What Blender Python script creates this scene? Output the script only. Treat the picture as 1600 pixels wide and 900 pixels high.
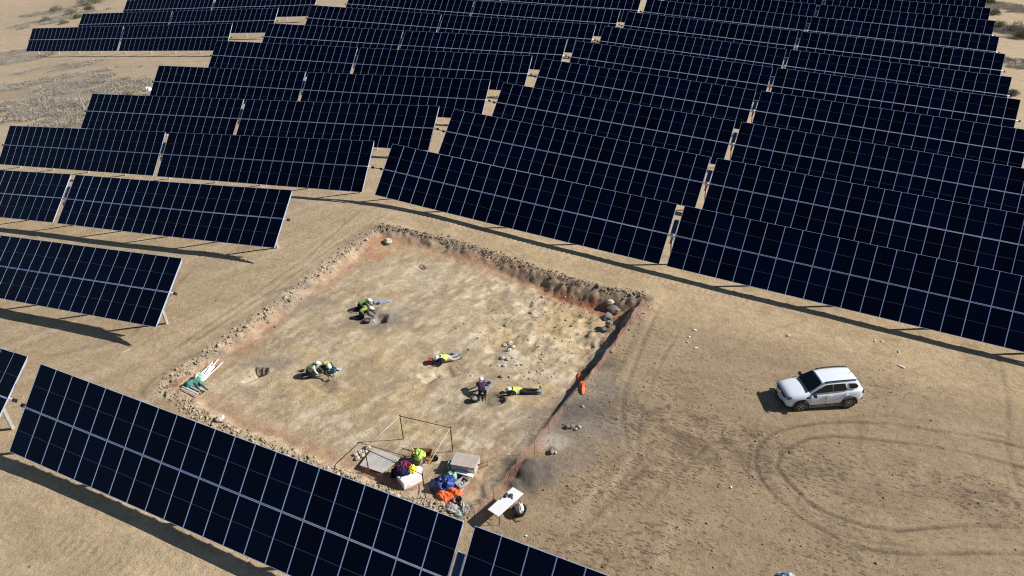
import bpy, bmesh, math, random
import numpy as np
from mathutils import Vector, Matrix
R = math.radians
for _o in list(bpy.data.objects): bpy.data.objects.remove(_o)
scene = bpy.context.scene
COL = scene.collection
# ------------------------------------------------------------------ camera, sky, sun, exposure
CAM = {'f': 1175.66, 'pitch': 30.6673, 'roll': -2.6182, 'yaw': -26.9694}
cam_d = bpy.data.cameras.new('camera'); cam = bpy.data.objects.new('camera', cam_d); COL.objects.link(cam)
scene.camera = cam
cam_d.sensor_width = 36; cam_d.lens = CAM['f'] / 1600 * 36; cam_d.clip_start = .5; cam_d.clip_end = 6000
_pi, _ro, _ya = R(CAM['pitch']), R(CAM['roll']), R(CAM['yaw'])
_F = Vector((math.sin(_ya) * math.cos(_pi), math.cos(_ya) * math.cos(_pi), -math.sin(_pi)))
_R = Vector((math.cos(_ya), -math.sin(_ya), 0)); _U = _R.cross(_F)
_R, _U = math.cos(_ro) * _R + math.sin(_ro) * _U, -math.sin(_ro) * _R + math.cos(_ro) * _U
_m = Matrix((_R, _U, -_F)).transposed().to_4x4(); _m.translation = (0, 0, 27.0)
cam.matrix_world = _m
SUN_AZ, SUN_EL = 60.0, 34.0          # azimuth clockwise from +Y
world = bpy.data.worlds.new('World'); scene.world = world; world.use_nodes = True
wn = world.node_tree; wn.nodes.clear()
wo = wn.nodes.new('ShaderNodeOutputWorld'); wb = wn.nodes.new('ShaderNodeBackground'); ws = wn.nodes.new('ShaderNodeTexSky')
ws.sky_type = 'NISHITA'; ws.sun_disc = False; ws.sun_elevation = R(SUN_EL); ws.sun_rotation = R(SUN_AZ); ws.altitude = 300; ws.dust_density = .25; ws.ozone_density = 2.2
wb.inputs['Strength'].default_value = .058
wn.links.new(ws.outputs[0], wb.inputs[0]); wn.links.new(wb.outputs[0], wo.inputs[0])
sun_d = bpy.data.lights.new('sun', 'SUN'); sun_d.energy = 5.0; sun_d.angle = R(.53); sun_d.color = (1, .965, .905)
sun = bpy.data.objects.new('sun', sun_d); COL.objects.link(sun)
_s = Vector((math.sin(R(SUN_AZ)) * math.cos(R(SUN_EL)), math.cos(R(SUN_AZ)) * math.cos(R(SUN_EL)), math.sin(R(SUN_EL))))
sun.rotation_euler = _s.to_track_quat('Z', 'Y').to_euler(); sun.location = (40, 40, 60)
scene.view_settings.view_transform = 'Standard'; scene.view_settings.look = 'None'
scene.view_settings.exposure = 0.38; scene.view_settings.gamma = 1; scene.view_settings.use_curve_mapping = False
scene.cycles.filter_width = 1.1; scene.cycles.max_bounces = 5; scene.cycles.diffuse_bounces = 2; scene.cycles.glossy_bounces = 3; scene.cycles.transparent_max_bounces = 12
# ------------------------------------------------------------------ shape of the land (numpy)
WP = 1.15           # pitch of the modules along a wing
WING = 21 * WP
SLANT = 4.531
TRK=[('L',7,0,-141.478,88.642,88.943,-0.656,0.973,0.0,50.181,2.5),
('L',7,1,-116.901,88.939,89.271,0.993,2.57,0.0,50.253,2.5),
('L',8,0,-141.338,99.179,99.504,-0.014,1.513,0.0,47.333,2.5),
('L',8,1,-116.781,99.495,99.869,1.528,3.019,0.0,47.392,2.5),
('L',9,0,-141.26,109.756,110.018,0.669,2.141,0.0,47.148,2.5),
('L',9,1,-116.659,110.018,110.394,2.154,3.631,0.0,47.148,2.5),
('M',0,0,-85.847,15.797,16.235,0.329,2.368,-0.077,40.985,2.6),
('M',0,1,-61.13,16.248,15.598,2.387,3.64,-0.212,40.985,2.6),
('M',1,0,-85.847,25.427,25.865,-0.132,1.907,-0.077,41.419,2.6),
('M',1,1,-61.036,25.878,26.216,1.926,4.015,-0.026,41.419,2.6),
('M',2,0,-85.847,36.223,36.662,0.043,2.082,-0.077,44.184,2.6),
('M',2,1,-61.22,36.675,37.016,2.1,4.153,-0.047,44.099,2.6),
('M',3,0,-85.801,46.846,47.317,0.47,2.328,-0.009,48.518,2.6),
('M',3,1,-61.224,47.317,47.629,2.341,4.222,-0.003,48.568,2.6),
('M',4,0,-85.683,57.517,57.933,1.09,2.549,0.0,47.228,2.6),
('M',4,1,-61.169,57.924,58.145,2.568,4.124,0.0,47.208,2.6),
('M',5,0,-85.631,67.939,68.335,1.887,2.836,0.0,48.593,2.6),
('M',5,1,-61.096,68.329,68.541,2.843,3.861,0.0,48.542,2.6),
('M',6,0,-85.596,78.486,78.753,2.807,3.345,0.0,47.958,2.5),
('M',6,1,-61.011,78.751,78.92,3.334,3.937,0.0,47.884,2.5),
('M',7,0,-85.431,89.092,89.21,3.117,3.342,0.0,46.263,2.5),
('M',7,1,-60.881,89.205,89.253,3.341,3.659,0.0,46.232,2.5),
('M',8,0,-85.469,99.592,99.853,3.84,3.505,0.0,47.168,2.5),
('M',8,1,-60.926,99.851,99.828,3.495,3.31,0.0,47.13,2.5),
('M',9,0,-85.439,110.211,110.184,4.086,3.654,0.0,47.204,2.5),
('M',9,1,-60.901,110.181,110.055,3.646,3.328,0.0,47.21,2.5),
('M',10,0,-85.439,120.667,120.64,4.086,3.654,0.0,47.204,2.5),
('M',10,1,-60.905,120.431,120.472,3.845,3.285,0.0,47.148,2.5),
('R',0,0,-35.656,15.557,15.967,3.529,2.432,0.01,48.702,2.42),
('R',0,1,-11.03,15.963,16.307,2.422,1.374,0.027,48.615,2.42),
('R',3,0,-35.596,47.626,47.205,4.203,2.801,-0.054,48.673,2.42),
('R',3,1,-10.957,47.19,46.734,2.77,1.478,0.005,48.375,2.42),
('R',4,0,-35.596,57.908,57.625,4.078,2.583,0.0,46.967,2.42),
('R',4,1,-10.961,57.622,57.359,2.563,1.142,-0.03,46.906,2.42),
('R',5,0,-35.688,68.547,68.236,3.727,2.261,0.0,47.203,2.42),
('R',5,1,-11.054,68.235,67.938,2.252,0.793,-0.006,47.162,2.42),
('R',6,0,-35.705,79.042,78.767,3.687,2.228,0.0,47.291,2.42),
('R',6,1,-11.081,78.768,78.518,2.227,0.786,0.0,47.265,2.42),
('R',7,0,-35.652,89.309,89.067,3.486,2.036,0.0,47.286,2.42),
('R',7,1,-11.051,89.065,88.857,2.027,0.664,0.0,47.256,2.42),
('R',8,0,-35.639,99.729,99.473,3.18,1.701,0.0,47.207,2.42),
('R',8,1,-11.025,99.472,99.242,1.689,0.272,0.0,47.158,2.42),
('R',9,0,-35.623,110.049,110.003,3.154,1.718,0.0,47.143,2.42),
('R',9,1,-11.028,110.001,109.981,1.705,0.343,0.0,47.11,2.42),
('R',10,0,-35.625,119.594,120.11,3.316,1.699,0.0,47.007,2.42),
('R',10,1,-10.989,120.11,120.586,1.701,0.178,0.0,47.033,2.42),
('R',11,0,-35.619,130.897,130.839,2.773,1.509,0.0,47.18,2.42),
('R',11,1,-10.99,130.838,130.775,1.495,0.242,0.0,47.159,2.42),
('R',12,0,-35.619,141.353,141.295,2.573,1.287,0.0,47.18,2.42),
('R',12,1,-10.989,141.367,141.342,1.287,0.062,0.0,47.114,2.42),
('R',13,0,-35.619,151.808,151.75,2.573,1.287,0.0,47.18,2.42),
('R',13,1,-10.989,151.823,151.797,1.287,0.062,0.0,47.114,2.42)]

def _phi(r2): return np.where(r2 > 1e-12, .5 * r2 * np.log(r2 + 1e-12), 0.)
def _fit_ground():
    pts = []
    for (b, r, i, x, y0, y1, z0, z1, sag, tilt, h) in TRK:
        for t in (0, .5, 1):
            pts.append((x + t * (WING - .1), y0 + (y1 - y0) * t, z0 + (z1 - z0) * t - h))
    pts = np.array(pts); X = pts[:, :2] / 10; n = len(X)
    K = _phi(((X[:, None] - X[None]) ** 2).sum(-1)) + .3 * np.eye(n)
    P = np.c_[np.ones(n), X]
    A = np.block([[K, P], [P.T, np.zeros((3, 3))]])
    return X, np.linalg.solve(A, np.r_[pts[:, 2], 0, 0, 0])
_GX, _GS = _fit_ground()
def base_z(x, y):
    x = np.clip(np.atleast_1d(np.asarray(x, float)), -190, 70) / 10
    y = np.clip(np.atleast_1d(np.asarray(y, float)), 0, 190) / 10
    out = np.zeros(x.shape)
    xf, yf, of = x.ravel(), y.ravel(), out.ravel()
    for s in range(0, len(xf), 20000):
        xs, ys = xf[s:s+20000], yf[s:s+20000]
        r2 = (xs[:, None] - _GX[:, 0]) ** 2 + (ys[:, None] - _GX[:, 1]) ** 2
        of[s:s+20000] = _phi(r2) @ _GS[:-3] + _GS[-3] + _GS[-2] * xs + _GS[-1] * ys
    return of.reshape(x.shape)
def _h(ix, iy, s):
    v = (ix.astype(np.int64) * 374761393 + iy.astype(np.int64) * 668265263 + s * 974634777) & 0xffffffff
    v = ((v ^ (v >> 13)) * 1274126177) & 0xffffffff
    v = ((v ^ (v >> 16)) * 2246822519) & 0xffffffff
    return ((v ^ (v >> 15)) & 0xffff) / 65535.
def vn(x, y, s=0):
    ix, iy = np.floor(x), np.floor(y); fx, fy = x - ix, y - iy
    fx = fx * fx * (3 - 2 * fx); fy = fy * fy * (3 - 2 * fy)
    a, b = _h(ix, iy, s), _h(ix + 1, iy, s); c, d = _h(ix, iy + 1, s), _h(ix + 1, iy + 1, s)
    return (a + (b - a) * fx) * (1 - fy) + (c + (d - c) * fx) * fy
def fbm(x, y, s=0, o=4, g=.5):
    t, a, n = 0, 1, 0
    for k in range(o):
        t = t + a * vn(x * 2 ** k + 17.3 * k, y * 2 ** k - 9.1 * k, s + k); n += a; a *= g
    return t / n - .5
def sst(a, b, x):
    t = np.clip((x - a) / (b - a), 0, 1); return t * t * (3 - 2 * t)
PIT = [(-33.31,21.30),(-32.97,29.90),(-32.94,35.18),(-33.07,39.94),(-32.83,42.30),(-29.64,42.58),(-25.79,42.62),(-21.33,42.09),(-17.14,41.51),(-13.92,41.59),(-11.46,42.03),(-11.59,36.76),(-12.04,32.42),(-12.32,29.74),(-12.55,26.40),(-13.14,22.81),(-13.37,21.09),(-16.32,20.40),(-20.70,20.31),(-24.77,20.37),(-28.82,20.53)]
def poly_sd(x, y, P):
    """signed distance to a closed polygon, positive inside, and the index of the nearest edge"""
    best = np.full(x.shape, 1e9); idx = np.zeros(x.shape, int); ins = np.zeros(x.shape, bool)
    n = len(P)
    for i in range(n):
        ax, ay = P[i]; bx, by = P[(i + 1) % n]
        dx, dy = bx - ax, by - ay
        t = np.clip(((x - ax) * dx + (y - ay) * dy) / (dx * dx + dy * dy), 0, 1)
        d = np.hypot(x - ax - t * dx, y - ay - t * dy)
        m = d < best; best = np.where(m, d, best); idx = np.where(m, i, idx)
        c = ((ay > y) != (by > y)) & (x < (bx - ax) * (y - ay) / (by - ay + 1e-12) + ax)
        ins ^= c
    return np.where(ins, best, -best), idx
def pl_dist(x, y, P):
    best = np.full(x.shape, 1e9)
    for (ax, ay), (bx, by) in zip(P[:-1], P[1:]):
        dx, dy = bx - ax, by - ay
        t = np.clip(((x - ax) * dx + (y - ay) * dy) / (dx * dx + dy * dy + 1e-9), 0, 1)
        best = np.minimum(best, np.hypot(x - ax - t * dx, y - ay - t * dy))
    return best
def blob(x, y, cx, cy, rx, ry, a=0.):
    c, s = math.cos(a), math.sin(a); dx, dy = x - cx, y - cy
    return np.hypot((dx * c + dy * s) / rx, (-dx * s + dy * c) / ry)
def block(x, y, cx, cy, rx, ry, a=0.):
    c, s = math.cos(a), math.sin(a); dx, dy = x - cx, y - cy
    return np.maximum(abs(dx * c + dy * s) / rx, abs(-dx * s + dy * c) / ry)
XC0, XC1, YC0, YC1 = -36.5, -9., 17., 46.
def pit_depth(x, y):
    return .36 + .04 * sst(30, 42, y) + .62 * sst(-24, -13, x) * sst(26, 38, y) - .30 * sst(-21, -14, x) * (1 - sst(26, 36, y))
def relief(x, y):
    """everything dug into, heaped on or pressed into the ground, on top of base_z"""
    z = .10 * fbm(x / 9, y / 9, 3, 3) + .05 * fbm(x / 2.2, y / 2.2, 5, 3) + .022 * fbm(x / .55, y / .55, 9, 3)
    m = (x > XC0 - 3) & (x < XC1 + 3) & (y > YC0 - 3) & (y < YC1 + 3)
    xs, ys = x[m], y[m]
    if len(xs):
        wob = .45 * fbm(xs / 1.3, ys / 1.3, 21, 3) + .22 * fbm(xs / .35, ys / .35, 22, 2)
        sd, e = poly_sd(xs, ys, PIT); 
        north = sst(38.5, 40.2, ys); east = sst(-15.2, -13.6, xs) * (1 - north)
        west = (1 - sst(-31.6, -30, xs)); south = (1 - sst(22.4, 23.8, ys))
        wall = .30 + .75 * west + .45 * south + .85 * north
        dep = pit_depth(xs, ys)
        sw = sd + wob * (.25 + .9 * np.clip(west + south + north, 0, 1))
        inner = sst(-.05, 1, sw / wall)
        floor = .05 * fbm(xs / 1.1, ys / 1.1, 31, 4)
        u = xs * .17 + ys * .985; v = -xs * .985 + ys * .17
        ne = sst(-23, -17, xs) * sst(30, 34, ys)
        floor += (.30 * ne + .06) * fbm(u / 1.0, v / .6, 33, 4) + .22 * ne * np.abs(fbm(xs / .55, ys / .45, 34, 4)) + .2 * ne * fbm(xs / 2., ys / 2., 36, 3)
        floor += .10 * sst(-19, -15, xs) * (1 - sst(24, 30, ys)) * fbm(u / .6, v / .5, 35, 3)
        dz = -(dep) * inner + floor * inner
        bank = np.exp(-((sw + .35) / .55) ** 2) * (.07 * west + .06 * south + .08 * north + .02)
        bank *= 1 - .85 * east
        rub = np.exp(-((sw - .15) / .50) ** 2) * np.clip(west + south + north, 0, 1)
        dz += bank + rub * (.26 * fbm(xs / .26, ys / .26, 41, 3) + .14 * fbm(xs / .8, ys / .8, 42, 2))
        z[m] += dz
    for (cx, cy, rx, ry, a, dd, k) in HOLES:
        m = (abs(x - cx) < 3) & (abs(y - cy) < 3)
        if m.any():
            b = (block if k == 1 else blob)(x[m], y[m], cx, cy, rx, ry, a) + .25 * fbm(x[m] / .3, y[m] / .3, 51, 2)
            z[m] += -dd * (1 - sst(.82 if k else .2, 1.05, b))
    for P, wd, dd in TRACKS:
        P = np.array(P); x0, y0 = P.min(0) - 1; x1, y1 = P.max(0) + 1
        m = (x > x0) & (x < x1) & (y > y0) & (y < y1)
        if m.any():
            d = pl_dist(x[m], y[m], P)
            z[m] += -dd * np.exp(-(d / wd) ** 2) + .5 * dd * np.exp(-((d - 2 * wd) / wd) ** 2)
    for (ax, ay), (bx, by), wd, amp, per in TREADS:
        L = math.hypot(bx - ax, by - ay); tx, ty = (bx - ax) / L, (by - ay) / L
        m = (abs(x - (ax + bx) / 2) < L) & (abs(y - (ay + by) / 2) < L)
        if m.any():
            s = (x[m] - ax) * tx + (y[m] - ay) * ty; d = -(x[m] - ax) * ty + (y[m] - ay) * tx + .25 * np.sin(s / 3)
            w = np.exp(-(d / wd) ** 4) * sst(-.3, .4, s) * (1 - sst(L - .4, L + .3, s)) * (.35 + 1.3 * (fbm(x[m] / .9, y[m] / .9, 55, 2) + .5))
            z[m] += amp * w * np.sin(6.283 * (s + .35 * abs(d)) / per)
    return z
def ground_z(x, y):
    x = np.atleast_1d(np.asarray(x, float)); y = np.atleast_1d(np.asarray(y, float))
    return base_z(x, y) + relief(x, y)

# (centre, radius x, radius y, turn, depth (negative = heap), steep edge)
HOLES = [(*(-26.17,32.55), .40, .50, .45, .38, 1), (*(-26.26,31.96), .5, .35, .5, .08, 0), (*(-25.24,25.50), .8, .6, .4, .14, 0), (*(-25.78,25.74), .5, .2, 1.0, .10, 1),
 (*(-29.62,25.09), .42, .30, .4, .55, 1), (*(-29.48,24.45), .60, .13, 1.1, .35, 1), (*(-20.06,29.31), .95, .55, .9, .12, 1), (*(-20.24,28.96), .5, .16, 1.2, .12, 1),
 (*(-16.08,28.73), .62, .6, 0., .22, 2), (*(-27.25,39.32), .45, .18, -.4, .22, 1), (*(-12.05,24.28), 1.0, .8, .5, -.50, 0), (*(-12.05,24.88), .5, .5, 0., -.22, 0), (*(-12.31,23.43), .45, .4, 0., -.22, 0),
 (*(-17.06,32.73), .55, .8, .5, -.06, 0), (*(-11.21,28.45), .8, .35, .3, -.10, 0), (*(-11.38,26.41), .4, .3, .3, -.12, 0), (*(-13.42,37.76), .5, .3, .6, -.15, 1), (*(-12.75,38.90), .45, .3, .2, -.22, 1),
 (*(-13.49,36.56), .4, .3, .6, .18, 1), (*(-12.77,37.15), .3, .22, .6, .22, 1), (*(-15.29,39.20), .35, .2, .6, .15, 1), (*(-14.89,37.41), .4, .2, .3, .15, 1), (*(-18.66,38.69), .4, .25, .3, .10, 1)]
TRACKS = [
 ([(-1.39,29.66),(-1.04,28.68),(-0.38,28.03),(0.64,27.51),(1.87,27.05),(3.20,27.15),(5.01,27.78)], .08, .012), ([(-0.77,31.67),(-0.05,30.93),(0.46,29.86),(1.61,29.51),(3.32,29.47),(5.49,30.09)], .08, .012),
 ([(0.75,34.80),(3.83,36.58),(7.23,37.24),(10.19,37.52)], .09, .015), ([(-5.68,37.55),(-3.76,41.44),(-1.42,44.20)], .10, .012),
 ([(10.03,35.38),(8.25,35.29),(6.45,35.07),(4.97,34.76),(3.02,34.17),(1.20,33.55),(0.08,32.80),(-0.72,31.75),(-1.07,30.93),(-1.03,30.08),(-0.43,29.34),(0.25,28.77),(1.05,28.16),(2.10,28.05),(3.14,28.06),(4.47,28.38),(5.77,29.20),(7.74,30.31),(9.70,31.09)], .085, .045),
 ([(10.15,36.98),(8.99,36.93),(7.21,36.64),(5.70,36.28),(3.86,35.87),(2.01,35.13),(0.48,34.28),(-0.70,33.38),(-1.82,32.20),(-2.19,30.99),(-2.07,29.81),(-1.63,28.94),(-1.07,28.31),(-0.50,27.85),(0.45,27.26),(1.52,26.96),(2.22,26.72),(3.23,26.74),(4.52,27.06),(5.78,27.63),(7.68,28.61),(9.58,29.49)], .085, .045),
 ([(0.25,28.77),(0.13,28.36),(0.16,27.95),(0.67,27.77),(2.07,27.71),(3.18,27.56)], .09, .02),
 ([(-10.35,41.55),(-10.21,38.21),(-9.93,34.77),(-9.70,32.32),(-9.19,30.25),(-8.13,28.12)], .12, .03),
 ([(-8.42,39.11),(-8.58,36.12),(-8.42,31.19),(-7.69,28.33)], .10, .02),
 ([(-10.99,39.39),(-10.63,35.10),(-10.70,32.45)], .12, .02),
 ([(-4.60,29.82),(-6.15,24.93),(-6.96,21.04)], .11, .02),
 ([(-6.51,28.90),(-7.62,24.66),(-8.84,21.26)], .11, .02),
 ([(-36.29,44.45),(-35.34,36.75),(-35.42,30.19),(-35.63,23.34),(-37.29,20.16)], .15, .02),
 ([(-33.93,44.64),(-34.46,38.64),(-34.61,31.79),(-35.02,25.29)], .15, .02),
 ([(-42.75,32.69),(-39.35,24.15),(-43.40,20.79)], .15, .02),
 ([(2.47,35.36),(2.47,33.24),(3.65,30.94)], .12, .01),
 ([(9.46,45.10),(9.63,40.01),(9.35,36.59),(9.64,33.84)], .12, .02),
]
TREADS = [((-9.91,40.75), (-9.30,32.22), .30, .030, .38), ((-10.84,40.28), (-10.44,32.58), .28, .026, .38), ((-7.72,37.96), (-7.48,31.64), .28, .022, .36), ((-9.88,32.85), (-8.96,28.74), .28, .02, .36),
 ((-44.16,34.66), (-40.13,36.60), .35, .035, .40), ((-42.01,33.86), (-38.68,35.71), .3, .03, .40), ((-33.87,21.49), (-34.46,23.14), .5, .05, .42), ((-40.52,22.71), (-40.16,18.54), .3, .02, .4), ((-37.14,40.54), (-36.39,32.50), .3, .015, .4), ((-32.33,45.95), (-17.62,45.12), .3, .018, .4), ((-17.62,45.12), (-4.73,44.66), .3, .018, .4), ((3.43,38.15), (4.35,31.28), .25, .02, .36), ((10.29,42.79), (9.86,33.94), .25, .02, .36), ((-29.62,11.83), (-23.98,12.47), .4, .02, .45)]
# soil stains and painted shade strips: (centre, rx, ry, turn, colour index, strength)
STAINS_SHADE = [(*(-26.20,32.38), 2.3, 1.2, .5, 2, .75), (*(-27.91,32.70), 1.4, .7, .5, 2, .4), (*(-25.03,34.33), 1.3, .9, .5, 2, .30), (*(-31.76,31.64), 2.6, 1.1, .7, 2, .5), (*(-29.34,25.99), 1.8, .9, .6, 2, .5), (*(-29.71,24.22), 1.0, .6, .6, 3, .5), (*(-29.29,25.37), .5, .3, .6, 3, .6), (*(-25.44,25.77), 1.0, .7, .4, 4, .55), (*(-16.05,28.74), .8, .8, 0, 8, .7),
 (*(-12.22,23.47), .5, .4, .5, 5, .5), (*(-11.11,29.04), 3.6, 2.4, .7, 2, .85), (*(-11.54,29.67), 2.2, 1.4, .7, 8, .55), (*(-11.51,32.05), 2.2, 1.4, .6, 2, .6), (*(-11.35,24.89), 2.0, 1.2, .6, 2, .6), (*(-11.89,34.14), 1.5, .9, .4, 8, .7), (*(-11.61,26.95), 1.1, .8, .3, 5, .5), (*(-10.74,25.89), 1.6, 1.0, .6, 2, .35), (*(-11.07,29.89), 1.2, 1.2, 0, 2, .4), (*(-17.01,32.62), .8, 1.1, .5, 5, .6), (*(-19.37,38.50), .8, .5, .5, 5, .4),
 (*(-30.93,39.34), 1.1, .7, .9, 6, .8), (*(-33.06,24.90), 2.4, .35, .8, 2, .7), (*(-33.53,32.47), 2.4, .35, .8, 2, .7), (*(-34.58,20.31), .7, .5, 0, 4, .3), (*(-36.28,22.24), .6, .4, 0, 4, .3),  # the two long thin entries paint shade outside the west bank
 (*(-14.18,32.33), 1.4, .7, .3, 3, .6), (*(-27.89,44.40), .5, .3, 0, 3, .3), (*(-38.58,37.00), .7, .5, .3, 3, .6), (*(-24.66,23.34), .5, .3, 1.2, 3, .8), (*(-19.80,33.38), 1.8, 1.2, .5, 3, .25), (*(-26.78,37.96), 3.5, 1.6, .7, 3, .35), (*(-17.39,33.85), 1.5, 3.0, .5, 4, .12),
 (*(-13.54,40.53), 2.8, .6, 0, 7, 1.), (*(-15.84,40.60), 2.6, .5, 0, 7, .8), (*(-18.31,40.89), 2.0, .35, 0, 7, .5), (*(-23.24,41.81), 4, .5, 0, 6, .35), (*(-0.11,36.53), 2.6, 1.6, .5, 4, .2), (*(-29.98,12.45), 3, 2, .3, 4, .18), (*(-26.40,12.22), 2, 1.5, .3, 4, .2), (*(-26.26,15.00), 1.6, .6, .3, 3, .3), (*(-28.51,14.77), 2.2, .7, -.2, 3, .25), (*(-12.10,24.39), 1.6, 1.35, .5, 8, 1.), (*(-12.10,24.39), 1.3, 1.1, .5, 8, .8), (*(-11.79,29.54), 1.4, .8, .6, 8, .5)]  # the faint patch centred beneath the car only darkens the soil tone
DARKF = [(*(-5.63,30.61), 5.0, 1.7, .1, 1.2), (*(-6.80,27.07), 3.0, 1.2, .2, .5), (*(-2.61,29.55), 3, 1.5, .1, .6), (*(-8.58,24.63), 2.5, 1.2, .5, .6), (*(-4.76,24.36), 2.2, 2, .5, .4), (*(2.93,31.05), 5, 2.5, .3, .35), (*(8.75,32.52), 3, 1.5, .2, .8), (*(4.68,40.01), 6, 1.8, .3, .4), (*(-7.11,34.21), 3, 2, .3, .35), (*(-7.19,21.67), 3, 1.2, .3, .6), (*(1.97,26.03), 4, 2, .3, .45)]
SCRUB = [(*(-105.32,61.02), 9, 4, .45, 1.), (*(-93.02,59.82), 6, 3, .45, .7), (*(-116.14,71.62), 12, 4, .45, .8), (*(-107.61,66.61), 16, 7.5, .45, 1.), (*(-93.73,65.38), 7, 4, .45, .8), (*(-144.00,86.06), 9, 6, .3, .8), (*(-122.77,81.06), 9, 2.2, .45, .5), (*(-166.40,112.85), 12, 4, 1.0, .9), (*(-178.31,118.32), 6, 3, .6, .7), (*(16.86,147.10), 5, 7, 1.6, .9), (*(17.42,125.93), 3, 12, 1.6, .5), (*(16.65,168.29), 4, 8, 1.2, .6), (*(-112.19,79.02), 9, 1.2, .45, .35)]
STREAKS = [((-8.10,24.64), (-7.71,27.34), .22, .7), ((-8.97,21.19), (-8.58,25.07), .3, .4), ((-4.71,22.11), (-4.76,24.36), .3, .35), ((-7.42,22.31), (-7.31,23.75), .35, .6), ((-35.21,42.94), (-33.44,44.84), .8, .5), ((-38.43,36.83), (-38.68,37.84), .6, .5), ((-32.33,45.95), (-17.87,45.76), .35, .35), ((-38.91,29.04), (-35.21,42.94), .45, .3)]

#@@OBJECTS@@
# ------------------------------------------------------------------ helpers
rnd = random.Random(7); nr = np.random.default_rng(11)
def gz(x, y): return float(ground_z([x], [y])[0])
def on(p, h=0.): return Vector((p[0], p[1], gz(p[0], p[1]) + h))
def tag(o, label=None, cat=None, group=None, kind=None):
    if label: o['label'] = label
    if cat: o['category'] = cat
    if group: o['group'] = group
    if kind: o['kind'] = kind
    return o
def empty(name, loc, label, cat, group=None, rz=0.):
    o = bpy.data.objects.new(name, None); COL.objects.link(o); o.location = loc; o.rotation_euler = (0, 0, rz)
    o.empty_display_size = .3
    return tag(o, label, cat, group)
def link(name, me, parent=None, mats=()):
    o = bpy.data.objects.new(name, me); COL.objects.link(o)
    for m in mats:
        if m.name not in [k.name for k in me.materials if k]: me.materials.append(m)
    if parent: o.parent = parent
    return o
def material(name, col, rough=.7, metal=0., spec=.5, var=0., scale=8., bump=0., bscale=30., alpha=None, dirt=None):
    m = bpy.data.materials.new(name); m.use_nodes = True; nt = m.node_tree; b = nt.nodes['Principled BSDF']
    b.inputs['Base Color'].default_value = (*col, 1); b.inputs['Roughness'].default_value = rough; b.inputs['Metallic'].default_value = metal
    b.inputs['Specular IOR Level'].default_value = spec
    tc = nt.nodes.new('ShaderNodeTexCoord')
    if var or dirt:
        n = nt.nodes.new('ShaderNodeTexNoise'); n.inputs['Scale'].default_value = scale; n.inputs['Detail'].default_value = 5
        nt.links.new(tc.outputs['Object'], n.inputs['Vector'])
        r = nt.nodes.new('ShaderNodeValToRGB'); c2 = dirt or [c * (1 - var) for c in col]; c1 = col if dirt else [min(1, c * (1 + var)) for c in col]
        r.color_ramp.elements[0].position = .35; r.color_ramp.elements[1].position = .62
        r.color_ramp.elements[0].color = (*c2, 1); r.color_ramp.elements[1].color = (*c1, 1)
        nt.links.new(n.outputs['Fac'], r.inputs[0]); nt.links.new(r.outputs[0], b.inputs['Base Color'])
    if bump:
        n = nt.nodes.new('ShaderNodeTexNoise'); n.inputs['Scale'].default_value = bscale; n.inputs['Detail'].default_value = 4
        nt.links.new(tc.outputs['Object'], n.inputs['Vector'])
        k = nt.nodes.new('ShaderNodeBump'); k.inputs['Strength'].default_value = bump; k.inputs['Distance'].default_value = .02
        nt.links.new(n.outputs['Fac'], k.inputs['Height']); nt.links.new(k.outputs[0], b.inputs['Normal'])
    return m
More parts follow.
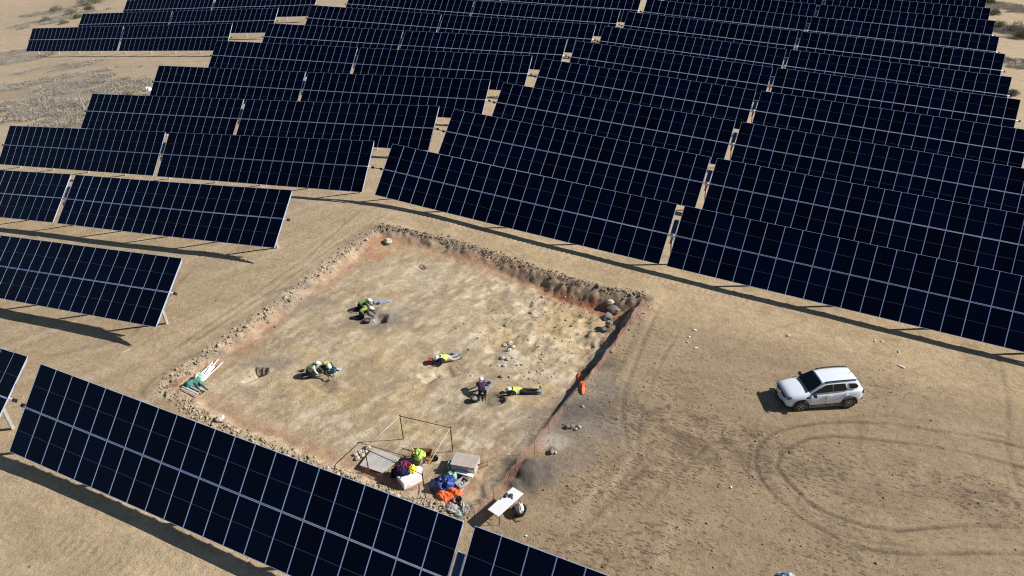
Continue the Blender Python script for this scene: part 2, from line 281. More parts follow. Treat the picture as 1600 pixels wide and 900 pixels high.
class MB:
    """collects shapes and links them as ONE mesh object"""
    def __init__(s): s.bm = bmesh.new()
    def box(s, c, size, rot=None, mi=0, bev=0.):
        r = bmesh.ops.create_cube(s.bm, size=1); vs = r['verts']
        M = Matrix.Translation(c) @ (rot.to_4x4() if rot else Matrix.Identity(4)) @ Matrix.Diagonal((*size, 1))
        bmesh.ops.transform(s.bm, matrix=M, verts=vs)
        fs = set(f for v in vs for f in v.link_faces)
        for f in fs: f.material_index = mi
        if bev:
            es = list(set(e for v in vs for e in v.link_edges))
            q = bmesh.ops.bevel(s.bm, geom=es, offset=bev, segments=2, affect='EDGES', profile=.7)
            for f in q['faces']: f.material_index = mi
        return s
    def tube(s, pts, rad, n=8, mi=0, cap=True):
        pts = [Vector(p) for p in pts]; rads = rad if isinstance(rad, (list, tuple)) else [rad] * len(pts); rings = []
        prev = None
        for i, p in enumerate(pts):
            d = (pts[min(i + 1, len(pts) - 1)] - pts[max(i - 1, 0)]).normalized()
            a = prev if prev is not None and abs(prev.dot(d)) < .95 else (Vector((0, 0, 1)) if abs(d.z) < .9 else Vector((1, 0, 0)))
            x = a.cross(d).normalized(); y = d.cross(x); prev = a
            rings.append([s.bm.verts.new(p + rads[i] * (math.cos(2 * math.pi * k / n) * x + math.sin(2 * math.pi * k / n) * y)) for k in range(n)])
        for a, b in zip(rings[:-1], rings[1:]):
            for k in range(n):
                f = s.bm.faces.new((a[k], a[(k + 1) % n], b[(k + 1) % n], b[k])); f.material_index = mi; f.smooth = True
        if cap:
            for r_ in (rings[0][::-1], rings[-1]):
                f = s.bm.faces.new(r_); f.material_index = mi
        return s
    def quad(s, a, b, c, d, mi=0):
        f = s.bm.faces.new([s.bm.verts.new(p) for p in (a, b, c, d)]); f.material_index = mi; return s
    def poly(s, pts, mi=0):
        f = s.bm.faces.new([s.bm.verts.new(p) for p in pts]); f.material_index = mi; return s
    def slab(s, pts, off, mi=0):
        """a flat outline given real thickness along off"""
        off = Vector(off); A = [s.bm.verts.new(p) for p in pts]; B = [s.bm.verts.new(Vector(p) + off) for p in pts]; n = len(pts)
        fs = [s.bm.faces.new(A[::-1]), s.bm.faces.new(B)] + [s.bm.faces.new((A[i], A[(i + 1) % n], B[(i + 1) % n], B[i])) for i in range(n)]
        for f in fs: f.material_index = mi
        return s
    def blob(s, c, size, seed=0, amp=.25, sub=2, mi=0, rot=None, freq=2.5):
        r = bmesh.ops.create_icosphere(s.bm, subdivisions=sub, radius=1); vs = r['verts']
        from mathutils import noise as nz
        for v in vs:
            k = 1 + amp * nz.noise(v.co * freq + Vector((seed * 3.7, seed * 1.3, seed))) * 2
            v.co = v.co * k
        M = Matrix.Translation(c) @ (rot.to_4x4() if rot else Matrix.Identity(4)) @ Matrix.Diagonal((*size, 1))
        bmesh.ops.transform(s.bm, matrix=M, verts=vs)
        for f in set(f for v in vs for f in v.link_faces): f.material_index = mi; f.smooth = True
        return s
    def mesh(s, name):
        me = bpy.data.meshes.new(name); bmesh.ops.recalc_face_normals(s.bm, faces=s.bm.faces); s.bm.to_mesh(me); s.bm.free(); return me
    def build(s, name, mats, parent=None, loc=None):
        if not isinstance(mats, (list, tuple)): mats = [mats]
        o = link(name, s.mesh(name), parent, mats)
        if loc is not None: o.location = loc
        return o
def np_mesh(name, V, F, mats, cols=None, smooth=False):
    """fast mesh from numpy arrays; F is (n,3) or (n,4)"""
    me = bpy.data.meshes.new(name); k = F.shape[1]
    me.vertices.add(len(V)); me.vertices.foreach_set('co', V.astype(np.float32).ravel())
    me.loops.add(F.size); me.loops.foreach_set('vertex_index', F.astype(np.int32).ravel())
    me.polygons.add(len(F)); me.polygons.foreach_set('loop_start', np.arange(0, F.size, k, dtype=np.int32))
    if smooth: me.polygons.foreach_set('use_smooth', np.ones(len(F), bool))
    me.update(calc_edges=True)
    if cols is not None:
        a = me.color_attributes.new('soil', 'FLOAT_COLOR', 'POINT'); a.data.foreach_set('color', cols.astype(np.float32).ravel())
    for m in mats: me.materials.append(m)
    return me
# ------------------------------------------------------------------ the ground
def axis(a, b, step, lo, hi, grow):
    core = list(np.arange(a, b + 1e-6, step)); s = step; x = a; left = []
    while x > lo: s = s * grow; x -= s; left.append(x)
    s = step; x = core[-1]; right = []
    while x < hi: s = s * grow; x += s; right.append(x)
    return np.array(left[::-1] + core + right)
gx = axis(-37.5, 13, .115, -1600, 1600, 1.022); gy = axis(12, 46, .115, -900, 2200, 1.020)
GX, GY = np.meshgrid(gx, gy); GZ = ground_z(GX.ravel(), GY.ravel()).reshape(GX.shape)
def soil(x, y):
    n = len(x); C = np.empty((n, 4)); C[:, 3] = 1
    def mix(c, m, col): c[:, :3] += (np.array(col) - c[:, :3]) * np.clip(m, 0, 1)[:, None]
    C[:, :3] = (.375, .292, .180)
    mix(C, .5 + 1.4 * fbm(x / 14, y / 14, 61, 4), (.42, .325, .20))
    field = sst(-15, -11, x) * (1 - sst(38.5, 42, y + .03 * x)); mix(C, .95 * field, (.275, .212, .134))
    mix(C, field * (.15 + 1.3 * fbm(x / 3.1, y / 2.3, 63, 4)), (.360, .282, .182))
    mix(C, .5 * sst(.05, .2, fbm(x / 1.3, y / 1.3, 64, 4)), (.29, .222, .138)); mix(C, .35 * sst(.0, .16, fbm(x / 5, y / 5, 164, 4)), (.29, .222, .138))
    west = 1 - sst(-33.5, -31, x); mix(C, .75 * west * sst(5, 9, y), (.405, .315, .198))
    # smears along the haul road beside the pit
    u = (x * .45 + y * .89); v = (-x * .89 + y * .45)
    mix(C, west * np.clip(.1 + 2.0 * fbm(u / 7, v / .55, 66, 3), 0, .6), (.335, .265, .175))
    mix(C, west * np.clip(2.0 * fbm(u / 9, v / .8, 67, 3), 0, .5), (.50, .415, .29))
    low = (1 - sst(13, 17, y - .35 * (x + 25))); mix(C, .6 * low * (1 - field), (.42, .335, .215)); mix(C, low * (1 - field) * np.clip(2.2 * fbm(x / 3, y / 2, 68, 3), 0, .7), (.30, .235, .15))
    far = sst(46, 60, y - .2 * x); mix(C, .6 * far, (.46, .365, .25))
    tl = sst(0, 1, (-85 - x) / 10); mix(C, .7 * tl, (.44, .35, .245)); mix(C, tl * np.clip(.2 + 2 * fbm(x / 18, y / 9, 69, 4), 0, .8), (.35, .285, .20))
    m = (x > XC0 - 1) & (x < XC1 + 1) & (y > YC0 - 1) & (y < YC1 + 1)
    xs, ys = x[m], y[m]; c = C[m]
    if len(xs):
        wob = .45 * fbm(xs / 1.3, ys / 1.3, 21, 3) + .22 * fbm(xs / .35, ys / .35, 22, 2)
        sd, e = poly_sd(xs, ys, PIT)
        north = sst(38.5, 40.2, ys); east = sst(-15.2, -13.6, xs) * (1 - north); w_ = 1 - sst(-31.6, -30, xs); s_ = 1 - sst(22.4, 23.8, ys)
        sw = sd + wob * (.25 + .75 * np.clip(w_ + s_ + north, 0, 1)); inside = sst(0, .5, sw)
        mix(c, inside, (.34, .268, .172))
        u = xs * .17 + ys * .985; v = -xs * .985 + ys * .17
        mix(c, inside * np.clip(.15 + 2.2 * fbm(u / 3.2, v / 1.1, 71, 4), 0, .8), (.44, .37, .25))
        rough = .35 + .65 * sst(-27, -18, xs)
        mix(c, inside * (.45 + .55 * rough) * np.clip(4.4 * fbm(u / .75, v / .38, 72, 4) + .02, 0, .85), (.58, .50, .36)); mix(c, inside * np.clip(3.2 * fbm(u / 1.7, v / .8, 172, 4) - .1, 0, .38), (.54, .46, .32))
        mix(c, inside * (.4 + .6 * rough) * np.clip(4.0 * fbm(u / .7, v / .34, 73, 4) - .05, 0, .75), (.26, .20, .13))
        mix(c, inside * np.clip(2.4 * fbm(xs / 2.3, ys / 2.3, 74, 3) - .1, 0, .4), (.45, .33, .16))
        band = np.exp(-((sw - .95) / .75) ** 2) * (.85 * np.clip(w_ + s_, 0, 1) + .75 * north + .25 * east)
        mix(c, band * (.62 + 1.0 * fbm(xs / 1.2, ys / 1.2, 75, 4)), (.36, .205, .125))
        gr = np.exp(-((sw + .02) / .46) ** 2) * np.clip(w_ + s_ + .8 * north, 0, 1)
        mix(c, gr * (.8 + fbm(xs / .3, ys / .3, 76, 3)), (.42, .34, .235))
        mix(c, gr * np.clip(3 * fbm(xs / .24, ys / .24, 77, 3), 0, .8), (.21, .16, .115))
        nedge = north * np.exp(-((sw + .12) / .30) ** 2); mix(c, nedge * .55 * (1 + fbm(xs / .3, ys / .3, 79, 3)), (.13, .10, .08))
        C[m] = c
    pal = {2: (.205, .18, .15), 3: (.56, .49, .365), 4: (.25, .195, .13), 5: (.46, .43, .37), 6: (.47, .235, .125), 7: (.30, .145, .08), 8: (.10, .088, .075)}
    for (cx, cy, rx, ry, a, ci, st) in STAINS_SHADE:
        k = (abs(x - cx) < 6) & (abs(y - cy) < 6)
        if k.any():
            b = blob(x[k], y[k], cx, cy, rx, ry, a) + 1.1 * fbm(x[k] / .8, y[k] / .8, 81 + ci, 4); cc = C[k]
            mix(cc, st * (1 - sst(.35, 1.25, b)), pal[ci]); C[k] = cc
    for (cx, cy, rx, ry, a, st) in DARKF:
        q = .8 * st * np.exp(-blob(x, y, cx, cy, rx, ry, a) ** 2) * np.clip(.25 + 3.2 * fbm(x / .9, y / .55, 191, 4), 0, 1); mix(C, q, (.165, .118, .080))
    for (ax_, ay_), (bx_, by_), w_, s_ in STREAKS:
        q = s_ * np.exp(-(pl_dist(x, y, np.array([(ax_, ay_), (bx_, by_)])) / w_) ** 2) * np.clip(.6 + 2 * fbm(x / .8, y / .8, 192, 3), 0, 1); mix(C, q, (.46, .375, .25))
    C[:, 0] *= 1.02; C[:, 1] *= .98; C[:, 2] *= .965
    for P, wd, dd in TRACKS:
        P = np.array(P); x0, y0 = P.min(0) - 1; x1, y1 = P.max(0) + 1; k = (x > x0) & (x < x1) & (y > y0) & (y < y1)
        if k.any():
            d = pl_dist(x[k], y[k], P); cc = C[k]; q = np.clip(.55 + 1.6 * fbm(x[k] / 1.2, y[k] / 1.2, 91, 3), 0, 1)
            mix(cc, q * (.95 if dd > .03 else .40) * np.exp(-(d / (wd * 1.25)) ** 2), (.11, .083, .057)); C[k] = cc
    return C
def spots(x, y):
    s = .12 + 0 * x
    s += .28 * sst(-16, -11, x) * (1 - sst(38, 42, y))
    for (cx, cy, rx, ry, a, st) in DARKF: s += st * np.exp(-blob(x, y, cx, cy, rx, ry, a) ** 2)
    sc = 0 * x
    for (cx, cy, rx, ry, a, st) in SCRUB: sc += st * (1 - sst(.7, 1.2, blob(x, y, cx, cy, rx, ry, a) + .9 * fbm(x / 5, y / 5, 95, 3)))
    return np.clip(s, 0, 1), np.clip(sc, 0, 1)
V = np.stack([GX.ravel(), GY.ravel(), GZ.ravel()], 1)
SC = soil(V[:, 0], V[:, 1]); SP, SB = spots(V[:, 0], V[:, 1])
SC[:, :3] += (np.array((.29, .245, .18)) - SC[:, :3]) * (SB * (.7 + .9 * fbm(V[:, 0] / 2.5, V[:, 1] / 2.5, 98, 4)).clip(0, 1))[:, None]; SC[:, 3] = SP
ny, nx = GX.shape; I = np.arange(nx * ny).reshape(ny, nx)
Fq = np.stack([I[:-1, :-1].ravel(), I[:-1, 1:].ravel(), I[1:, 1:].ravel(), I[1:, :-1].ravel()], 1)
def ground_material():
    m = bpy.data.materials.new('soil'); m.use_nodes = True; nt = m.node_tree; N = nt.nodes.new; L = nt.links.new
    b = nt.nodes['Principled BSDF']; b.inputs['Roughness'].default_value = .95; b.inputs['Specular IOR Level'].default_value = .12
    at = N('ShaderNodeAttribute'); at.attribute_name = 'soil'; tc = N('ShaderNodeTexCoord')
    def noise(scale, det, rough=.6, vec=None, dist=0.):
        n = N('ShaderNodeTexNoise'); n.inputs['Scale'].default_value = scale; n.inputs['Detail'].default_value = det; n.inputs['Roughness'].default_value = rough; n.inputs['Distortion'].default_value = dist
        L(vec or tc.outputs['Object'], n.inputs['Vector']); return n
    def mrange(s, a, b_, c, d):
        n = N('ShaderNodeMapRange'); L(s, n.inputs[0]); [setattr(n.inputs[i], 'default_value', v) for i, v in zip((1, 2, 3, 4), (a, b_, c, d))]; return n
    def math_(op, a, b_):
        n = N('ShaderNodeMath'); n.operation = op
        for i, v in enumerate((a, b_)):
            if hasattr(v, 'is_output'): L(v, n.inputs[i])
            else: n.inputs[i].default_value = v
        return n.outputs[0]
    mp = N('ShaderNodeMapping'); mp.inputs['Rotation'].default_value = (0, 0, R(-12)); mp.inputs['Scale'].default_value = (.42, 1.25, 1); L(tc.outputs['Object'], mp.inputs[0])
    n1 = noise(3.2, 6, .68); n2 = noise(14, 4, .6); n3 = noise(1.0, 5, .6, mp.outputs[0])
    v = math_('ADD', mrange(n1.outputs['Fac'], .3, .7, .81, 1.19).outputs[0], mrange(n2.outputs['Fac'], .3, .7, -.22, .22).outputs[0])
    n6 = noise(42, 3, .6); v = math_('ADD', v, mrange(n6.outputs['Fac'], .3, .7, -.10, .10).outputs[0]); v = math_('MULTIPLY', v, mrange(n3.outputs['Fac'], .3, .7, .90, 1.10).outputs[0])
    mx = N('ShaderNodeMix'); mx.data_type = 'RGBA'; mx.blend_type = 'MULTIPLY'; mx.inputs['Factor'].default_value = 1
    cmb = N('ShaderNodeCombineColor'); [L(v, cmb.inputs[i]) for i in range(3)]
    L(at.outputs['Color'], mx.inputs[6]); L(cmb.outputs[0], mx.inputs[7])
    # dark crumbs of turned soil, dense where the attribute says so
    n4 = noise(7.5, 3, .55, mp.outputs[0]); n5 = noise(.9, 3, .5)
    th = math_('SUBTRACT', .735, math_('MULTIPLY', at.outputs['Alpha'], .20)); th = math_('SUBTRACT', th, mrange(n5.outputs['Fac'], .35, .65, -.03, .03).outputs[0])
    d = math_('SUBTRACT', n4.outputs['Fac'], th); dm = mrange(d, 0, .045, 0, .8)
    mx2 = N('ShaderNodeMix'); mx2.data_type = 'RGBA'; L(dm.outputs[0], mx2.inputs['Factor']); L(mx.outputs[2], mx2.inputs[6]); mx2.inputs[7].default_value = (.125, .086, .062, 1)
    L(mx2.outputs[2], b.inputs['Base Color'])
    h = math_('ADD', math_('MULTIPLY', n1.outputs['Fac'], .6), math_('MULTIPLY', n2.outputs['Fac'], .25)); h = math_('SUBTRACT', h, math_('MULTIPLY', dm.outputs[0], .12))
    bp = N('ShaderNodeBump'); bp.inputs['Strength'].default_value = .9; bp.inputs['Distance'].default_value = .11; L(h, bp.inputs['Height']); L(bp.outputs[0], b.inputs['Normal'])
    return m
M_soil = ground_material()
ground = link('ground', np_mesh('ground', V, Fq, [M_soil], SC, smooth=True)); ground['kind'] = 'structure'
# ------------------------------------------------------------------ rubble, clods, dry scrub: nobody could count them
_ico = bmesh.new(); bmesh.ops.create_icosphere(_ico, subdivisions=1, radius=1)
IV = np.array([v.co[:] for v in _ico.verts]); IF = np.array([[v.index for v in f.verts] for f in _ico.faces]); _ico.free()
def rocks(name, xy, size, cols, label, flat=.7, mat=None):
    n = len(xy); k = len(IV)
    z = ground_z(xy[:, 0], xy[:, 1])
    a = nr.uniform(0, 6.28, n); sc = size[:, None] * nr.uniform(.6, 1.25, (n, 3)) * np.array((1, 1, flat))
    P = IV[None] * (1 + nr.uniform(-.28, .28, (n, k, 1))) * sc[:, None]
    c, s = np.cos(a)[:, None], np.sin(a)[:, None]
    P = np.stack([P[..., 0] * c - P[..., 1] * s + xy[:, :1], P[..., 0] * s + P[..., 1] * c + xy[:, 1:], P[..., 2] + (z + size * .22)[:, None]], -1)
    F = (IF[None] + (np.arange(n) * k)[:, None, None]).reshape(-1, 3)
    cc = np.repeat(np.c_[cols, np.zeros(n)], k, 0)
    o = link(name, np_mesh(name, P.reshape(-1, 3), F, [mat or M_soil], cc)); o['kind'] = 'stuff'
    o['label'] = label; o['category'] = name.split('_')[-1]
    return o
def edge_points(n, k0, k1, spread, off):
    out = []
    segs = [(PIT[i], PIT[(i + 1) % len(PIT)]) for i in range(k0, k1)]; ln = np.array([math.dist(*s) for s in segs]); pr = ln / ln.sum()
    for i in nr.choice(len(segs), n, p=pr):
        (ax, ay), (bx, by) = segs[i]; t = nr.uniform(); L_ = ln[i]; nx_, ny_ = (by - ay) / L_, -(bx - ax) / L_
        d = nr.normal(off, spread); out.append((ax + (bx - ax) * t + nx_ * d, ay + (by - ay) * t + ny_ * d))
    return np.array(out)
def shade(n, lo, hi, base): return np.array(base)[None] * nr.uniform(lo, hi, (n, 1)) * nr.uniform(.94, 1.06, (n, 3))
# polygon order: 0-4 west edge, 4-10 north edge, 10-16 east edge, 16-20 south edge ; + d is to the right of travel (inwards here)
_w = edge_points(1500, 0, 4, .24, .05); _n = edge_points(1900, 4, 10, .26, -.30); _s2 = edge_points(2100, 16, 21, .26, -.05); _e = edge_points(160, 10, 14, .5, -.3)
xy = np.concatenate([_w, _n, _s2, _e]); sz = nr.gamma(1.5, .022, len(xy)).clip(.015, .20)
cl = np.concatenate([shade(1500, .55, 1.15, (.44, .36, .25)), shade(1900, .3, 1.05, (.36, .28, .20)), shade(2100, .55, 1.1, (.44, .36, .25)), shade(160, .6, 1.1, (.38, .28, .19))])
rocks('edge_rubble', xy, sz, cl, 'broken clods and stones heaped along the edges of the dig')
n = 1300; xy = np.c_[nr.uniform(-22, -13.8, n), nr.uniform(30, 41, n)]; keep = nr.uniform(size=n) < sst(-23, -15, xy[:, 0]) * .9; xy = xy[keep]
rocks('floor_rubble', xy, nr.gamma(1.6, .020, len(xy)).clip(.015, .16), shade(len(xy), .6, 1.15, (.44, .37, .265)), 'loose stones over the rough corner of the dig floor')
pts = []
for (cx, cy, rx, ry, a, st) in DARKF:
    k = int(240 * st); p = nr.normal(0, .6, (k, 2)); c, s = math.cos(a), math.sin(a)
    pts.append(np.c_[cx + p[:, 0] * rx * c - p[:, 1] * ry * s, cy + p[:, 0] * rx * s + p[:, 1] * ry * c])
pts.append(np.c_[nr.uniform(-12, 12, 1500), nr.uniform(16, 39, 1500)]); pts.append(np.c_[nr.uniform(-60, 20, 1200), nr.uniform(8, 60, 1200)])
xy = np.concatenate(pts); rocks('soil_clods', xy, nr.gamma(1.4, .011, len(xy)).clip(.01, .07), shade(len(xy), .6, 1.6, (.21, .165, .12)), 'small dark clods of turned soil strewn over the bare ground')
def leaves(n_clump, centres, rad, per, lsize, colf, up=.7):
    """many small leaf faces in domes; returns vertices, triangles, colours"""
    n = len(centres); d = nr.normal(size=(n, per, 3)); d /= np.linalg.norm(d, axis=2, keepdims=True); d[..., 2] = abs(d[..., 2])
    r_ = nr.uniform(.25, 1, (n, per, 1)) ** .5
    lump = 1 + .35 * np.sin(d[..., :1] * 5 + np.arange(n)[:, None, None]) * np.cos(d[..., 1:2] * 4)
    P = centres[:, None] + d * r_ * lump * rad[:, None, None] * np.array((1, 1, up))
    a = nr.normal(size=(n, per, 3)); b = nr.normal(size=(n, per, 3)); a /= np.linalg.norm(a, axis=2, keepdims=True); b /= np.linalg.norm(b, axis=2, keepdims=True)
    s = lsize * nr.uniform(.6, 1.4, (n, per, 1)) * (rad[:, None, None] ** .5)
    T = np.stack([P - a * s, P + a * s, P + b * s * 1.6], 2).reshape(-1, 3); F = np.arange(len(T)).reshape(-1, 3)
    C = np.repeat(colf(n, per).reshape(-1, 3), 3, 0); return T, F, np.c_[C, np.ones(len(C))]
def leaf_material(name):
    m = bpy.data.materials.new(name); m.use_nodes = True; nt = m.node_tree; b = nt.nodes['Principled BSDF']
    at = nt.nodes.new('ShaderNodeAttribute'); at.attribute_name = 'soil'; nt.links.new(at.outputs['Color'], b.inputs['Base Color']); b.inputs['Roughness'].default_value = .85; b.inputs['Specular IOR Level'].default_value = .2
    return m
M_leaf = leaf_material('leaf')
cs = []
for (cx, cy, rx, ry, a, st) in SCRUB:
    k = int(min(1500, 18 * rx * ry * st)); p = nr.uniform(-1, 1, (k, 2)); p = p[np.hypot(*p.T) < 1]; c, s = math.cos(a), math.sin(a)
    cs.append(np.c_[cx + p[:, 0] * rx * c - p[:, 1] * ry * s, cy + p[:, 0] * rx * s + p[:, 1] * ry * c])
cs = np.concatenate(cs); m_ = fbm(cs[:, 0] / 4, cs[:, 1] / 4, 97, 3) > -.09; cs = cs[m_]
cs = np.c_[cs, ground_z(cs[:, 0], cs[:, 1])]
def dry(n, per):
    g = nr.choice(3, n, p=[.62, .28, .10]); base = np.array([(.44, .39, .33), (.38, .32, .25), (.30, .26, .17)])[g]
    return base[:, None] * nr.uniform(.85, 1.15, (n, per, 1))
T, F, C = leaves(0, cs, nr.uniform(.35, 1.0, len(cs)), 70, .075, dry, .42)
o = link('dry_scrub', np_mesh('dry_scrub', T, F, [M_leaf], C)); tag(o, 'grey brown dry scrub over the rough ground beyond the last tables', 'scrub', kind='stuff')
M_bark = material('bark', (.16, .115, .075), .9, var=.3)
def shrub(p, rad, col, label, up=.8, group=None):
    c = on(p); t = empty('shrub', c, label, 'shrub', group)
    n = 26; d = nr.normal(size=(n, 3)); d[:, 2] = abs(d[:, 2]); d /= np.linalg.norm(d, axis=1, keepdims=True)
    cc = d * nr.uniform(.3, .8, (n, 1)) * rad * np.array((1, 1, up)); 
    T, F, C = leaves(0, cc, np.full(n, rad * .42), 60, .075, lambda a, b: np.array(col) * nr.uniform(.45, 1.5, (a, 1, 1)) * nr.uniform(.7, 1.3, (a, b, 1)), .9)
    T[:, 2] = np.maximum(T[:, 2], -.03); o = link('foliage', np_mesh('foliage', T, F, [M_leaf], C), t)
    s = MB()
    for k in range(6): s.tube([(0, 0, -.05), d[k] * rad * .35, d[k] * rad * .8 * np.array((1, 1, up))], [.04, .025, .01], 5)
    s.build('stem', M_bark, t); return t
GRN = (.075, .10, .03); OLV = (.15, .16, .06); GRY = (.24, .22, .17)
SG = 'shrubs at the edge of the solar park'
for (p, r_, c_, lb) in (
  ((-174.17,128.13), 2.2, OLV, 'yellow green shrub at the top edge, just left of the farthest left tracker'), ((-166.23,120.42), 1.7, GRN, 'green shrub above the end of the second left tracker, below the yellow green one'),
  ((-162.17,114.05), 1.3, OLV, 'low olive shrub touching the end of the second left tracker'), ((-175.44,126.05), 2.2, GRY, 'large grey bush at the top edge beside the yellow green shrub'),
  ((-168.37,117.31), 2.0, GRY, 'grey bush left of the olive shrub by the trackers'), ((-177.16,119.67), 2.0, GRY, 'grey bush standing apart on the pale slope at top left'),
  ((-168.51,111.03), 1.4, GRY, 'small grey bush lowest on the pale slope at top left'), ((-160.56,109.27), 1.2, GRY, 'flat grey bush just above the nearest left tracker'),
  ((15.30,170.19), 1.3, GRN, 'green shrub at the top right beside the farthest tracker end'), ((15.64,160.43), 1.3, GRN, 'round green shrub right of the second farthest tracker end'),
  ((15.83,149.65), 1.6, OLV, 'low olive shrub on the spoil right of the tracker ends'), ((17.97,147.65), 2.0, GRY, 'grey bush near the right edge of the photo'), ((18.44,143.15), 1.6, GRN, 'dark green shrub below the grey bush at the right edge'),
  ((14.84,108.92), .9, GRY, 'tiny grey tuft by the right end of the long trackers')):
    shrub(p, r_, c_, lb, .7, SG)
# ------------------------------------------------------------------ solar trackers
def glass_material():
    m = bpy.data.materials.new('cells'); m.use_nodes = True; nt = m.node_tree; N = nt.nodes.new; L = nt.links.new; b = nt.nodes['Principled BSDF']
    tc = N('ShaderNodeTexCoord'); sp = N('ShaderNodeSeparateXYZ'); L(tc.outputs['Object'], sp.inputs[0])
    def mt(op, a, c=None):
        n = N('ShaderNodeMath'); n.operation = op
        for i, v in enumerate((a, c)):
            if v is None: continue
            if hasattr(v, 'is_output'): L(v, n.inputs[i])
            else: n.inputs[i].default_value = v
        return n.outputs[0]
    def lines(s, pitch, w): # 1 on a line
        f = mt('FRACT', mt('ADD', mt('DIVIDE', s, pitch), 100.)); f = mt('ABSOLUTE', mt('SUBTRACT', f, .5)); return mt('GREATER_THAN', f, .5 - w / pitch / 2)
    gx_ = lines(sp.outputs['X'], .1805, .004); gy_ = lines(sp.outputs['Y'], .0895, .003)
    grid = mt('MAXIMUM', gx_, gy_); half = mt('LESS_THAN', mt('ABSOLUTE', sp.outputs['Y']), .008)
    oi = N('ShaderNodeObjectInfo'); r = N('ShaderNodeValToRGB'); L(oi.outputs['Random'], r.inputs[0])
    r.color_ramp.elements[0].color = (.0005, .0014, .0075, 1); r.color_ramp.elements[1].color = (.0010, .0032, .0185, 1)
    m1 = N('ShaderNodeMix'); m1.data_type = 'RGBA'; L(mt('MULTIPLY', grid, .5), m1.inputs['Factor']); L(r.outputs[0], m1.inputs[6]); m1.inputs[7].default_value = (.030, .036, .060, 1)
    m2 = N('ShaderNodeMix'); m2.data_type = 'RGBA'; L(half, m2.inputs['Factor']); L(m1.outputs[2], m2.inputs[6]); m2.inputs[7].default_value = (.12, .14, .18, 1)
    L(m2.outputs[2], b.inputs['Base Color']); b.inputs['Roughness'].default_value = .12; b.inputs['IOR'].default_value = 1.21; b.inputs['Specular IOR Level'].default_value = .5
    return m
M_cell = glass_material()
M_frame = material('module_frame', (.54, .68, .98), .40, .2, var=.05, scale=2)  # blue tint puts the sky's reflection into the aluminium colour
M_back = material('module_back', (.05, .055, .07), .5)
M_galv = material('galvanised_steel', (.56, .57, .58), .45, .55, var=.12, scale=5)
M_cap = material('black_cap', (.02, .02, .022), .6)
M_red = material('red_motor', (.42, .035, .03), .5)
M_white = material('white_paint', (.78, .78, .77), .4, var=.04)
ML = (SLANT - .05) / 2; MW = WP - .006
def module_mesh():
    bm = bmesh.new(); t = .036; f = .0195; x, y = MW / 2, ML / 2
    o = [(-x, -y), (x, -y), (x, y), (-x, y)]; i = [(-x + f, -y + f), (x - f, -y + f), (x - f, y - f), (-x + f, y - f)]
    vo = [bm.verts.new((*p, 0)) for p in o]; vi = [bm.verts.new((*p, 0)) for p in i]; vg = [bm.verts.new((*p, -.004)) for p in i]; vb = [bm.verts.new((*p, -t)) for p in o]
    for k in range(4):
        j = (k + 1) % 4; bm.faces.new((vo[k], vo[j], vi[j], vi[k])); bm.faces.new((vi[k], vi[j], vg[j], vg[k])); bm.faces.new((vo[j], vo[k], vb[k], vb[j]))
    g = bm.faces.new(vg); g.material_index = 1; q = bm.faces.new(vb[::-1]); q.material_index = 2
    me = bpy.data.meshes.new('solar_module'); bm.to_mesh(me); bm.free()
    for m in (M_frame, M_cell, M_back): me.materials.append(m)
    return me
ME_mod = module_mesh()
def rail_mesh():
    s = MB()
    for k in range(22):
        xx = min(max(k * WP, .03), WING - .03); s.box((xx, 0, -.07), (.05 if k not in (0, 21) else .06, SLANT * .92, .06))
    return s.mesh('rail_frame')
ME_rail = rail_mesh(); ME_rail.materials.append(M_galv)
def tube_mesh():
    s = MB(); s.tube([(-.40, 0, -.17), (WING + .40, 0, -.17)], .075, 8); me = s.mesh('torque_tube'); me.materials.append(M_galv); return me
ME_tube = tube_mesh()
s = MB(); s.box((0, 0, 0), (.16, .17, .17)); ME_capm = s.mesh('tube_cap'); ME_capm.materials.append(M_cap)
s = MB(); s.box((0, 0, -1.3), (.014, .16, 2.6)); s.box((-.045, .08, -1.3), (.10, .012, 2.6)); s.box((-.045, -.08, -1.3), (.10, .012, 2.6)); s.box((0, 0, -.02), (.12, .26, .22)); ME_post = s.mesh('post'); ME_post.materials.append(M_galv)
s = MB(); s.box((0, 0, 0), (.37, 1.06, .03)); s.box((0, 0, .018), (.31, 1.00, .01), mi=1); ME_ctl = s.mesh('controller_panel'); ME_ctl.materials.append(M_white)
M_cblue = material('controller_cells', (.008, .022, .07), .15); ME_ctl.materials.append(M_cblue)
s = MB(); s.tube([(-.15, 0, 0), (.15, 0, 0)], .17, 14); s.box((0, -.22, -.05), (.18, .22, .2), bev=.02); ME_slew = s.mesh('slew_drive'); ME_slew.materials.append(M_galv)
s = MB(); s.tube([(0, 0, 0), (0, -.34, 0)], .075, 12); s.box((0, -.10, .09), (.12, .16, .06), bev=.01); ME_mot = s.mesh('drive_motor'); ME_mot.materials.append(M_red)
ORD = ['first', 'second', 'third', 'fourth', 'fifth', 'sixth', 'seventh', 'eighth', 'ninth', 'tenth', 'eleventh', 'twelfth']
def tracker_label(b, r):
    if b == 'M':
        return {0: 'solar tracker whose right end just enters at the left photo edge',
                1: 'solar tracker at the left, ending beside the dig, second up the left edge',
                2: 'solar tracker at the left, ending on the haul road, third up the left edge'}.get(r,
               'solar tracker of the middle block, %s row up the left side' % ORD[r])
    if b == 'R':
        if r == 0: return 'nearest solar tracker, crossing the lower left below the dig'
        return 'solar tracker of the right hand block, %s row back from the dig' % ORD[r - 3]
    return 'solar tracker of the far left block, %s' % {7: 'nearest of its three with bare ground in front', 8: 'middle one of its three', 9: 'farthest one, cut by the top edge'}[r]
TG = 'rows of solar trackers'
TEND = {}
byt = {}
for row in TRK: byt.setdefault((row[0], row[1]), {})[row[2]] = row[3:]
